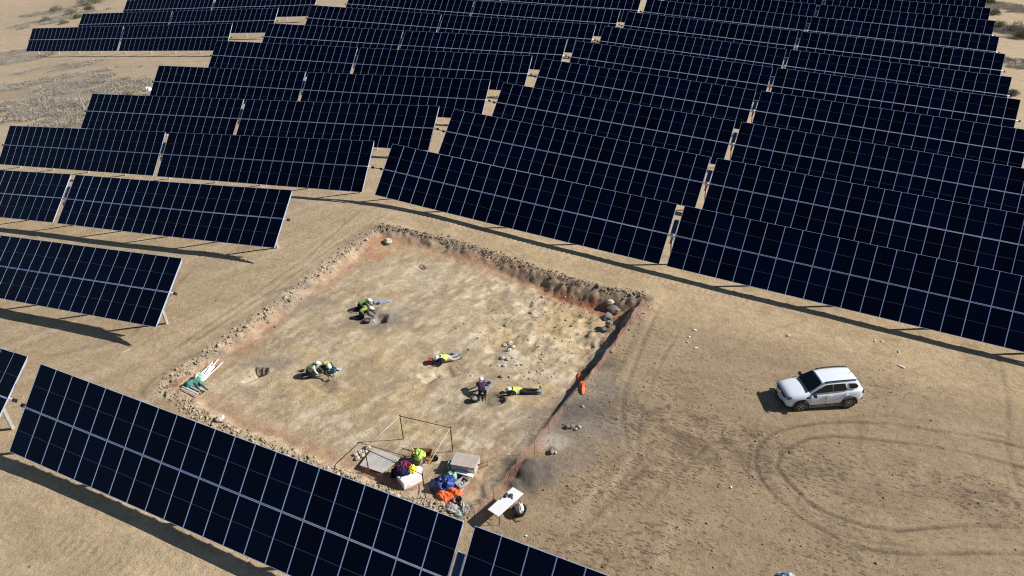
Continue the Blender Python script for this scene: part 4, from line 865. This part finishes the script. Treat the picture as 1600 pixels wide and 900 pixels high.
stone((-31.31,41.20), .34, 'largest pale boulder at the far left corner of the dig', 31)
stone((-13.60,41.13), .30, 'pale boulder sticking out of the red far wall of the dig', 32)
stone((-28.30,20.70), .28, 'pale boulder on the near left rubble edge of the dig', 33)
M_dst = material('dark_stone', (.19, .17, .145), .9, var=.25, bump=.6)
for i, (p, r_, lb) in enumerate((((-13.28,40.89), .42, 'big dark boulder in the deep far right corner'), ((-13.43,40.05), .40, 'long dark boulder below the biggest one in the corner'), ((-12.90,39.02), .30, 'third dark boulder down along the deep shadow'), ((-13.12,38.53), .25, 'lowest dark boulder along the deep shadow'))):
    stone(p, r_, lb + ' of the dig', 41 + i, M_dst)
for i, (p, r_, lb) in enumerate((((-11.41,28.14), .16, 'dark stone'), ((-11.23,28.23), .13, 'brown stone'), ((-10.86,28.38), .13, 'white stone'), ((-10.97,28.21), .10, 'smallest stone'))):
    stone(p, r_, lb + ' of the small heap on the ash grey ground right of the dig', 51 + i, M_dst if i < 2 else M_stone)
stone((-11.47,26.13), .20, 'dark stone on the grey ground below the small stone heap', 61, M_dst); stone((-11.28,26.17), .10, 'white stone touching the dark stone right of the orange fence', 62)
# ------------------------------------------------------------------ orange mesh fences
def net_material(name, col, cell=.075, wire=.020, rot=0.):
    m = bpy.data.materials.new(name); m.use_nodes = True; nt = m.node_tree; N = nt.nodes.new; L = nt.links.new; b = nt.nodes['Principled BSDF']
    b.inputs['Base Color'].default_value = (*col, 1); b.inputs['Roughness'].default_value = .5
    uv = N('ShaderNodeUVMap'); sp = N('ShaderNodeSeparateXYZ'); L(uv.outputs[0], sp.inputs[0]); o = []
    for c, k in (('X', 1), ('Y', .8)):
        a = N('ShaderNodeMath'); a.operation = 'DIVIDE'; a.inputs[1].default_value = cell * k; L(sp.outputs[c], a.inputs[0])
        f = N('ShaderNodeMath'); f.operation = 'FRACT'; L(a.outputs[0], f.inputs[0]); g = N('ShaderNodeMath'); g.operation = 'LESS_THAN'; g.inputs[1].default_value = wire / cell / k; L(f.outputs[0], g.inputs[0]); o.append(g.outputs[0])
    mx = N('ShaderNodeMath'); mx.operation = 'MAXIMUM'; L(o[0], mx.inputs[0]); L(o[1], mx.inputs[1]); L(mx.outputs[0], b.inputs['Alpha']); return m
M_net = net_material('orange_net', (.62, .17, .07)); M_netd = net_material('faded_net', (.42, .20, .14), wire=.012); M_nets = net_material('salmon_net', (.52, .27, .19), wire=.009); M_orange = material('orange_plastic', (.72, .13, .03), .55, var=.15, scale=7, bump=.3)
M_stake = material('rusty_bar', (.10, .055, .04), .7)
def fence(pts, hs, label, lean=(0, 0), mat=None, stakes=True, nseg=10, sag=.1):
    """netting strung between stakes; hs are the top heights above the ground at each stake"""
    base = on(pts[0]); t = empty('mesh_fence', base, label, 'mesh fence', 'orange mesh fences round the dig'); V_, F, UV = [], [], []; s = 0.; rows = 5
    for i in range(len(pts) - 1):
        a, b = Vector(pts[i]), Vector(pts[i + 1]); ln = (b - a).length
        for k in range(nseg + (i == len(pts) - 2)):
            u = k / nseg; q = a.lerp(b, u); h = hs[i] + (hs[i + 1] - hs[i]) * u - sag * 4 * u * (1 - u) * hs[i]; z = gz(q.x, q.y)
            for r in range(rows + 1):
                v = r / rows; wv = .05 * math.sin(9 * u + 5 * v + i) + .03 * math.sin(23 * u + i)
                V_.append((q.x - base.x + lean[0] * h * v + wv * v, q.y - base.y + lean[1] * h * v + wv * v, z - base.z + .02 + h * v * math.sqrt(max(.05, 1 - min(.95, lean[0] ** 2 + lean[1] ** 2))))); UV.append((s + ln * u, v * .95))
        s += ln
    n = len(V_) // (rows + 1)
    F = [(c * (rows + 1) + r, (c + 1) * (rows + 1) + r, (c + 1) * (rows + 1) + r + 1, c * (rows + 1) + r + 1) for c in range(n - 1) for r in range(rows)]
    me = bpy.data.meshes.new('netting'); me.from_pydata(V_, [], F); ul = me.uv_layers.new(name='UVMap')
    for lp in me.loops: ul.data[lp.index].uv = UV[lp.vertex_index]
    me.materials.append(mat or M_net); link('netting', me, t)
    if stakes:
        for p, h in zip(pts, hs):
            q = on(p) - base; MB().tube([q + Vector((0, 0, -.1)), q + Vector((0, 0, h + .06))], .012, 6).build('stake', M_stake, t)
    return t
fence([(-11.23,41.28), (-11.36,38.57), (-11.49,36.09), (-11.64,33.46), (-11.71,31.58)], [.40, .34, .30, .30, .25], 'low leaning orange mesh along the deep right side of the dig', lean=(-.45, .2), mat=M_netd, sag=.03)
fence([(-11.97,28.98), (-12.12,27.31), (-12.24,25.72), (-12.35,23.76), (-12.67,22.02), (-13.08,20.86)], [.70, .85, .90, .85, .85, .6], 'long faded orange mesh fence along the near right side of the dig', mat=M_nets, sag=.05)
fence([(-32.94,21.41), (-32.70,21.91), (-32.74,22.93)], [.45, .50, .15], 'short dark orange mesh at the left corner of the dig above the pole bundle', lean=(.2, .3), mat=M_netd, sag=.05)
fence([(-19.81,21.11), (-18.58,20.99), (-17.38,20.90), (-16.51,21.13)], [.40, .42, .38, .25], 'crumpled reddish mesh along the near edge of the dig below the plywood', lean=(.35, .6), mat=M_netd, stakes=False, sag=.1)
def heap(name, p, size, mat, label, cat, seed=1, n=7, spread=.6, rz=0, group=None, h=0., fold=.16):
    """a crumpled heap of cloth or plastic: one continuous folded lump surface"""
    k = 46; V_ = []; ang = R(rz)
    for j in range(k + 1):
        for i in range(k + 1):
            u, v = i / k * 2 - 1, j / k * 2 - 1; V_.append((u, v))
    V_ = np.array(V_); rr = np.hypot(V_[:, 0], V_[:, 1]); edge = 1 + .35 * fbm(np.arctan2(V_[:, 1], V_[:, 0]) * 1.3 + seed, rr * 0 + seed * 3.1, seed, 2)
    f = np.clip(1 - (rr / edge / .98) ** 2.6, 0, 1); fo = abs(fbm(V_[:, 0] * 2.3 + seed * 5, V_[:, 1] * 2.3 + seed, seed + 3, 3)) * 2; z = size[2] * f ** .6 * (.62 + 1.0 * (fbm(V_[:, 0] * 1.6 + seed, V_[:, 1] * 1.6, seed, 2) + .3)) - fold * fo * (f > 0) * size[2] * 2.2
    x = V_[:, 0] * size[0] / 2; y = V_[:, 1] * size[1] / 2; c, s = math.cos(ang), math.sin(ang); P = np.c_[x * c - y * s, x * s + y * c, np.maximum(z, -.02)]
    F = np.array([[j * (k + 1) + i, j * (k + 1) + i + 1, (j + 1) * (k + 1) + i + 1, (j + 1) * (k + 1) + i] for j in range(k) for i in range(k)]); F = F[(f[F] > 0).any(1)]
    us = np.unique(F); mp = -np.ones(len(P), int); mp[us] = np.arange(len(us))
    o = link(name, np_mesh(name, P[us], mp[F], [mat], smooth=True)); o.location = on(p, h + .03); md = o.modifiers.new('t', 'SOLIDIFY'); md.thickness = .012
    return tag(o, label, cat, group)
heap('orange_net_roll', (-11.88,31.50), (.36, 1.2, .13), M_orange, 'tail of bright orange netting trailing from the bunch by the dig', 'netting', 6, rz=22, fold=.25)
heap('orange_net_roll', (-12.61,33.10), (.48, 1.0, .20), M_orange, 'bright orange netting bunched up at the end of the deep shadow', 'netting', 4, rz=35)
# ------------------------------------------------------------------ bundle of poles at the left corner
M_pole = material('white_pole', (.80, .79, .76), .45); M_green = material('green_net', (.03, .16, .11), .7, var=.5, scale=9, bump=.6); M_gpale = material('pale_green_net', (.32, .46, .40), .7, var=.25, scale=9, bump=.6); M_plank = material('grey_plank', (.38, .35, .34), .8, var=.15, scale=5)
def rod(name, a, b, r, mat, label, cat, group=None, n=8, ha=.06, hb=.06):
    A, B = on(a, ha), on(b, hb); o = MB().tube([Vector((0, 0, 0)), B - A], r, n).build(name, mat, None, A); return tag(o, label, cat, group)
PG = 'white poles of the bundle at the left corner'
for i, (a, b, h) in enumerate((((-31.95,22.32), (-32.27,24.65), .30), ((-31.72,22.32), (-31.91,24.64), .25), ((-32.06,22.52), (-32.30,24.21), .38), ((-31.97,22.61), (-32.07,24.18), .40), ((-31.76,22.55), (-31.99,24.04), .34), ((-32.22,22.50), (-32.35,24.05), .30), ((-31.83,22.71), (-32.08,23.87), .45))):
    lb = ['longest white pole, its tip highest of the bundle', 'second longest white pole, lowest of the bundle on the right', 'white pole at the upper edge of the bundle', 'white pole on top of the bundle', 'white pole in the lower half of the bundle', 'leftmost white pole of the bundle', 'shortest white pole lying on top of the bundle'][i]
    rod('pole', a, b, .05 if i > 1 else .035, M_pole, lb + ' at the dig corner', 'pole', PG, ha=h * .5, hb=h)
QG = 'grey planks below the pole bundle'
for i, (a, b) in enumerate((((-32.38,21.96), (-31.15,21.91)), ((-32.44,22.15), (-31.22,22.12)), ((-32.39,22.30), (-31.24,22.27)), ((-32.12,21.68), (-31.04,21.69)))):
    A, B = on(a, .12 + .05 * (i % 3)), on(b, .12 + .05 * (i % 3)); d = B - A; o = MB().box((d.length / 2, 0, 0), (d.length, .09, .045), bev=.006).build('plank', M_plank if i % 2 else material('pale_plank', (.55, .53, .55), .7), None, A); o.rotation_euler = d.to_track_quat('X', 'Z').to_euler()
    tag(o, ['second plank from the left', 'third plank from the left', 'rightmost plank', 'leftmost plank'][i] + ' of the grey stack below the white poles', 'plank', QG)
for i, (a, b, lb) in enumerate((((-31.99,22.59), (-31.02,22.44), 'upper dark green rod poking out right of the grey planks'), ((-31.90,22.36), (-31.03,22.11), 'lower dark green rod poking out right of the grey planks'))): rod('rod', a, b, .05, material('dark_green_rod', (.01, .04, .03), .6) if i == 0 else bpy.data.materials['dark_green_rod'], lb, 'rod', ha=.3, hb=.15)
heap('green_net', (-32.07,22.44), (1.2, .75, .42), M_green, 'dark green netting bunched round the pole bundle', 'netting', 2, rz=60)
heap('green_net', (-32.10,22.94), (.9, .55, .45), M_gpale, 'pale green netting wrapped over the middle of the white poles', 'netting', 5, rz=70, h=.05)
# ------------------------------------------------------------------ canopy frame without its cloth
M_dkpole = material('dark_steel', (.05, .045, .045), .5, .4)
_A, _B, _C, _D = on((-18.98,23.98)), on((-16.12,24.19)), on((-19.32,21.33)), on((-15.76,20.91)); HH = 1.56
t = empty('canopy_frame', _A, 'thin dark four legged canopy frame without its cloth over the supplies', 'canopy frame')
for q in (_A, _B, _C, _D):
    m = MB(); m.tube([q - _A + Vector((0, 0, -.05)), q - _A + Vector((0, 0, HH))], .027, 6); m.box(q - _A + Vector((0, 0, HH)), (.06, .06, .1)); m.build('leg', M_dkpole, t)
up_ = Vector((0, 0, HH))
for a, b, mt_ in ((_A, _B, M_dkpole), (_C, _D, M_dkpole), (_A, _C, material('pale_bar', (.45, .42, .36), .6)), (_B, _D, bpy.data.materials['pale_bar'])): MB().tube([a - _A + up_, b - _A + up_], .020, 6).build('top_bar', mt_, t)
# ------------------------------------------------------------------ supplies at the near corner
M_ply = material('weathered_plywood', (.44, .40, .37), .85, var=.12, scale=2.5, bump=.2, bscale=9); M_wood = material('crate_wood', (.46, .38, .33), .8, var=.10, scale=3, bump=.2, bscale=8); M_wfoam = material('white_foam', (.86, .86, .86), .8, bump=.15)
def frame_of(p0, px_, py_):
    a, b, c = on(p0), on(px_), on(py_); return a, (b - a), (c - a)
# plywood sheet on bricks
a, b, c, d = [on(q) for q in ((-19.86,21.35), (-19.96,22.69), (-18.27,22.60), (-18.44,21.36))]; zt = max(v.z for v in (a, b, c, d)) + .14
t = empty('plywood_sheet', a, 'weathered grey plywood sheet lying raised on blocks left of the white box', 'plywood')
MB().slab([Vector((v.x, v.y, zt)) - a for v in (a, b, c, d)], (0, 0, .025)).build('board', M_ply, t)
for q in (a, b, c, d):
    w = q.lerp((a + b + c + d) / 4, .2) - a; MB().box(Vector((w.x, w.y, (zt - a.z) / 2 - .05)), (.2, .12, zt - a.z + .08), bev=.01).build('block', M_stone, t)
def box_at(name, p, rz, size, mat, label, cat, hollow=False, bev=.015, h=0., group=None):
    t = empty(name, on(p, h), label, cat, group, R(rz)); sx, sy, sz = size; m = MB()
    if hollow:
        w = .03
        for yy in (-1, 1): m.box((0, yy * (sy / 2 - w / 2), sz / 2), (sx, w, sz), bev=.004)
        for xx in (-1, 1): m.box((xx * (sx / 2 - w / 2), 0, sz / 2), (w, sy - 2 * w - .002, sz), bev=.004)
        m.box((0, 0, w / 2), (sx - 2 * w - .002, sy - 2 * w - .002, w))
    else: m.box((0, 0, sz / 2), size, bev=bev)
    m.build('walls', mat, t); return t
# white box with clothes
_pc = (-17.10,21.60)
t = box_at('white_box', _pc, 62, (1.0, .78, .46), M_wfoam, 'large white foam box with jackets heaped on it under the canopy frame', 'box', bev=.05)
MB().box((0, 0, .49), (1.04, .82, .06), bev=.02).build('lid', M_wfoam, t)
M_jn = cloth('navy_jacket', (.018, .018, .06)); M_jp = cloth('plum_jacket', (.13, .02, .08)); M_jr = cloth('red_cloth', (.60, .04, .02)); M_jy = material('yellow_vest', (.80, .72, .03), .7, bump=.3, var=.1); M_bag = cloth('black_bag', (.012, .012, .016))
heap('jacket', (-17.44,21.67), (.95, .85, .34), M_jn, 'navy jacket heaped on the left half of the white box', 'jacket', 3, h=.46, rz=20)
heap('jacket', (-17.59,21.85), (.75, .55, .30), M_jp, 'plum jacket thrown over the navy one on the white box', 'jacket', 8, h=.58, rz=60)
heap('jacket', (-17.31,21.93), (.60, .40, .26), M_jr, 'red jacket between the plum and yellow clothes on the white box', 'jacket', 9, h=.50, rz=10)
heap('safety_vest', (-17.04,21.85), (.60, .55, .22), M_jy, 'bright yellow safety vest lying on the white box', 'vest', 12, h=.50, rz=30)
heap('rucksack', (-17.95,21.70), (.55, .45, .50), M_bag, 'black rucksack standing in shade at the left side of the white box', 'rucksack', 14, h=.0, rz=30)
heap('white_sheet', (-16.88,21.96), (.62, .5, .12), material('white_cloth', (.86, .86, .86), .85, bump=.3), 'white sheet hanging over the right rim of the white box', 'sheet', 15, h=.44, rz=60)
# wheelbarrow with tools and a vest
M_rust = material('rusty_orange', (.42, .17, .035), .7, dirt=(.14, .065, .03), scale=7); M_hand = material('tool_handle', (.11, .06, .035), .6)
wb_ = empty('wheelbarrow', on((-17.23,23.02)), 'rusty orange wheelbarrow right behind the white box', 'wheelbarrow', rz=R(22))
m = MB(); bm = m.bm; lo = [(-.38, -.20, .28), (.34, -.20, .28), (.34, .20, .28), (-.38, .20, .28)]; hi = [(-.48, -.33, .56), (.52, -.33, .52), (.52, .33, .52), (-.48, .33, .56)]
vl = [bm.verts.new(v) for v in lo]; vh = [bm.verts.new(v) for v in hi]
for k in range(4): bm.faces.new((vl[k], vl[(k + 1) % 4], vh[(k + 1) % 4], vh[k]))
bm.faces.new(vl); o = m.build('tray', M_rust, wb_); o.modifiers.new('t', 'SOLIDIFY').thickness = .015
for sg in (1, -1): MB().tube([(.62, sg * .10, .22), (.1, sg * .24, .26), (-.5, sg * .28, .42), (-1.02, sg * .29, .52)], .02, 6).build('handle', M_hand, wb_); MB().tube([(-.35, sg * .27, .36), (-.42, sg * .27, .0)], .018, 6).build('leg', M_rust, wb_)
MB().tube([(.64, -.05, .19), (.64, .05, .19)], .19, 18).build('wheel', M_rubber, wb_)
heap('safety_vest', (-17.31,22.90), (.70, .80, .36), material('lime_vest', (.42, .62, .12), .8, var=.2, scale=8, bump=.4), 'lime yellow safety vest draped over the wheelbarrow', 'vest', 17, h=.42, rz=40)
TGp = 'long handled tools leaning on the wheelbarrow'
def tool(a, ha, b, hb, mat, lab, blade=True, r=.016):
    A, B = on(a, ha), on(b, hb); t = empty('shovel' if blade else 'pole', A, lab, 'shovel' if blade else 'pole', TGp); MB().tube([Vector(), B - A], r, 6).build('shaft', mat, t)
    if blade:
        d = (A - B).normalized(); s_ = d.cross(Vector((0, 0, 1))).normalized(); MB().slab([Vector() - s_ * .10, Vector() + s_ * .10, d * .20 + s_ * .10, d * .29, d * .20 - s_ * .10], (0, 0, .012)).build('blade', M_rust, t)
tool((-16.79,22.79), .55, (-18.37,22.95), .55, M_hand, 'upper shovel with its dark handle pointing left across the wheelbarrow')
tool((-16.75,22.66), .50, (-18.19,22.54), .50, M_hand, 'middle shovel with its dark handle pointing left from the wheelbarrow')
tool((-16.61,22.55), .50, (-17.91,22.29), .25, M_hand, 'lower shovel with its dark handle pointing left from the wheelbarrow')
tool((-17.44,22.86), .50, (-17.98,23.18), .65, M_white, 'short white pole sticking up from the wheelbarrow', False, .022)
# crate
t = box_at('wooden_crate', (-14.95,23.44), 10, (1.22, .86, .50), M_wood, 'flat topped wooden crate right of the wheelbarrow under the canopy frame corner', 'crate')
MB().box((0, 0, .515), (1.28, .90, .03), bev=.004).build('lid', M_wood, t); MB().box((.42, -.435, .20), (.34, .02, .38)).build('white_panel', M_white, t)
M_maroon = material('maroon_frame', (.20, .05, .045), .6); o = MB().tube([(0, 0, 0), (.35, .42, .02), (.35, .42, .28), (0, 0, .26)], .03, 6).build('folded_stool', M_maroon, None, on((-14.38,23.58))); tag(o, 'folded maroon stool leaning against the right end of the wooden crate', 'stool')
heap('green_bag', (-15.63,23.08), (.36, .55, .50), material('glassy_green', (.10, .30, .25), .25, var=.3, scale=6), 'glossy green bag standing left of the wooden crate', 'bag', 21, rz=20)
heap('net_bag', (-15.30,22.69), (.62, .5, .26), M_gpale, 'pale green net bag between the crate and the blue sacks', 'bag', 22, rz=10)
o = MB().box((0, 0, .0), (.98, .22, .06), bev=.01).build('white_board', M_white, None, on((-14.73,22.90), .22)); o.rotation_euler = (0, 0, R(2)); tag(o, 'white board lying in front of the wooden crate', 'board')
t = box_at('tool_crate', (-14.60,22.39), 70, (.62, .44, .20), M_plank, 'open grey crate full of small pale finds below the white board', 'crate', hollow=True)
for i in range(9): MB().blob((-.2 + .1 * (i % 4) + .03 * (i % 3), -.12 + .11 * (i // 4), .12), (.05, .035, .04), i, .3, 1).build('find_bag', (M_white, M_stone, M_matb)[i % 3], t)
t = box_at('small_crate', (-14.56,22.01), 70, (.40, .30, .12), M_wood, 'small brown crate just below the open grey crate', 'crate', hollow=True)
M_sack = material('blue_sack', (.006, .022, .13), .45, var=.6, scale=6, bump=.5, bscale=12)
heap('blue_sack', (-15.48,21.93), (1.15, 1.15, .50), M_sack, 'large blue plastic sack left of the open grey crate', 'sack', 24, fold=.22)
heap('blue_sack', (-15.22,22.12), (.80, 1.05, .42), material('royal_sack', (.010, .045, .24), .45, bump=.5, bscale=12), 'brighter blue sack leaning on the right of the large one', 'sack', 25, rz=30, fold=.2)
heap('orange_net_pile', (-14.88,21.34), (.75, 1.5, .20), M_orange, 'orange netting spread below the blue sacks', 'netting', 27, rz=65, fold=.2)
heap('orange_net_pile', (-14.71,21.78), (.95, .6, .20), M_orange, 'smaller orange netting right below the blue sacks', 'netting', 28, rz=0, fold=.2)
bucket((-14.22,21.27), .21, .30, material('slate_bin', (.035, .045, .05), .5), 'slate grey bin at the lower end of the orange netting')
heap('plastic_bag', (-14.34,20.93), (.62, .5, .16), material('mauve_plastic', (.34, .27, .27), .5, bump=.4), 'dull mauve plastic bag below the slate grey bin', 'bag', 30, rz=10)
M_film = material('clear_film', (.58, .56, .50), .3, bump=.4); o = MB().tube([(.42 * math.cos(a), .36 * math.sin(a), .05 + .03 * math.sin(3 * a)) for a in np.linspace(-2.4, 1.0, 16)], [.03 + .03 * abs(math.sin(2.1 * k)) for k in range(16)], 7).build('rolled_film', M_film, None, on((-14.19,20.98))); tag(o, 'rolled clear plastic film curving round the slate grey bin', 'film')
heap('green_tarp', (-13.85,20.74), (.55, .45, .12), M_gpale, 'greenish tarp scrap by the tracker corner below the bin', 'tarp', 32)
heap('scrap_heap', (-13.69,21.01), (.5, .7, .18), material('scrap', (.22, .20, .19), .7, var=.6, scale=12, bump=.5), 'grey heap of tangled scrap left of the folding table', 'scrap', 33, fold=.3)
# folding table
_ta, _tb, _tc = (-12.44,20.97), (-11.98,22.67), (-11.34,22.53)
A_, B_, C_ = Vector((*_ta, 0)), Vector((*_tb, 0)), Vector((*_tc, 0)); D_ = A_ + C_ - B_; cc = (A_ + C_) / 2; rz_ = math.atan2(B_.y - A_.y, B_.x - A_.x); L1, L2 = (B_ - A_).length, (C_ - B_).length
print('TABLE', L1, L2)
zt = gz(cc.x, cc.y) + .72; t = empty('folding_table', (cc.x, cc.y, gz(cc.x, cc.y)), 'white folding table with small dark things on it, right of the supplies', 'table', rz=rz_)
MB().box((0, 0, .70), (L1, L2, .04), bev=.012).build('table_top', M_white, t)
for xx in (-1, 1):
    for yy in (-1, 1): 
        lx, ly = xx * (L1 / 2 - .18), yy * (L2 / 2 - .10); w = Matrix.Rotation(rz_, 3, 'Z') @ Vector((lx, ly, 0)); g_ = gz(cc.x + w.x, cc.y + w.y) - gz(cc.x, cc.y)
        MB().tube([(lx, ly, .68), (lx + xx * .05, ly, g_ - .03)], .014, 6).build('leg', M_dkpole, t)
    MB().tube([(xx * (L1 / 2 - .18), -(L2 / 2 - .1), .3), (xx * (L1 / 2 - .18), (L2 / 2 - .1), .3)], .012, 6).build('brace', M_dkpole, t)
M_dk = material('dark_slate_cloth', (.035, .038, .055), .7)
def on_table(u, v): w = Matrix.Rotation(rz_, 3, 'Z') @ Vector((u * L1 / 2, v * L2 / 2, 0)); return (cc.x + w.x, cc.y + w.y, zt)
for (u, v, sx, sy, lb, nm) in ((.30, .70, .26, .15, 'dark pouch at the far long edge of the white table', 'pouch'), (.45, .10, .20, .17, 'dark cap in the middle of the white table', 'cap'), (-.03, .86, .12, .05, 'small black pen case at the table edge left of the dark pouch', 'pen_case'), (.38, -.42, .09, .07, 'little grey box near the close edge of the white table', 'small_box')):
    m = MB(); m.blob((0, 0, .03), (sx / 1.6, sy / 1.6, .035), int(sx * 100), .18, 2); m.box((0, 0, .012), (sx, sy, .02), bev=.008); o = m.build(nm, M_dk if 'grey' not in lb else M_plank, None, on_table(u, v)); o.rotation_euler.z = rz_ + u; tag(o, lb, nm.replace('_', ' '))
t = empty('round_tub', on((-11.31,21.97)), 'black round tub in front of the folding table, a white bag in it', 'tub'); m = MB(); bm = m.bm; n = 26
rr = [[bm.verts.new((a * math.cos(2 * math.pi * k / n), a * math.sin(2 * math.pi * k / n), z)) for k in range(n)] for a, z in ((.0, .0), (.24, 0), (.31, .30), (.34, .30), (.34, .27), (.29, .27), (.23, .03), (0, .03))]
for A, B in zip(rr[:-1], rr[1:]):
    for k in range(n): bm.faces.new((A[k], A[(k + 1) % n], B[(k + 1) % n], B[k])).smooth = True
bmesh.ops.remove_doubles(bm, verts=bm.verts, dist=1e-4); m.build('shell', M_rubber, t)
for a in (0, math.pi): MB().tube([(.33 * math.cos(a + e), .33 * math.sin(a + e), .30 + .06 * math.sin((e + .3) / .6 * math.pi)) for e in np.linspace(-.3, .3, 7)], .014, 6).build('handle', M_rubber, t)
heap('white_bag', (-11.33,22.00), (.44, .5, .36), material('white_plastic', (.72, .71, .70), .5, bump=.4, bscale=10), 'white plastic bag stuffed in the black round tub', 'bag', 41, h=.16, rz=100)
tag(MB().tube([(0, 0, .03), (.35, -.1, .05), (.5, .05, .03)], .025, 6).build('root', M_bark, None, on((-11.52,21.58))), 'dark root lying on the soil below the black tub', 'root')
# ------------------------------------------------------------------ small litter and far bits
LIT = 'white scraps lying on the bare soil'
for i, (p, w, l, lb) in enumerate((((-7.59,39.84), .25, .16, 'white scrap, topmost of the three near the dig corner track'), ((-7.69,38.94), .20, .10, 'white scrap, middle one left of the track marks'), ((-7.66,38.36), .18, .10, 'white scrap, lower left of the three'), ((-7.06,37.99), .30, .10, 'thin white strip below the other scraps'),
  ((2.68,43.67), .18, .12, 'tiny white scrap left of a brighter one above the car'), ((3.08,43.79), .18, .12, 'bright tiny white scrap above and right of the car'), ((4.04,43.07), .3, .12, 'pale strip on the soil right above the car'), ((4.23,41.53), .36, .14, 'largest white scrap right of the car'), ((-2.20,41.88), .4, .2, 'pale stone flake above the car'),
  ((-2.81,27.75), .15, .1, 'tiny white flake on the dark clods'), ((-10.50,20.91), .12, .1, 'tiny white flake just above the lower right tracker'), ((-38.30,23.04), .7, .05, 'thin pale stick lying on the haul road'))):
    o = MB().blob((0, 0, .02), (w / 2, l / 2, .03), i, .3, 2).build('scrap', M_white if i not in (6, 8, 11) else M_stone, None, on(p, .01)); o.rotation_euler.z = i * 1.3 if i != 11 else R(75); tag(o, lb, 'scrap', LIT)
heap('cement_bag', (0.36,23.70), (.95, .5, .25), material('cement_bag', (.62, .68, .76), .6, dirt=(.10, .16, .28), scale=3), 'white and blue bag cut by the bottom edge of the photo', 'bag', 51, rz=10)
heap('white_sack', (-91.44,71.30), (1.1, .9, .5), M_wfoam, 'white sheet lump by the left end of a far tracker', 'sack', 52)
rod('stake', (-94.64,63.35), (-98.59,65.81), .07, M_plank, 'grey leaning stake by the left end of a middle tracker', 'stake', ha=0, hb=1.4)
rod('cable_end', (-16.21,21.04), (-16.52,21.61), .012, M_cable, 'thin black cable lying near the front leg of the canopy frame', 'cable', ha=.03, hb=.03)
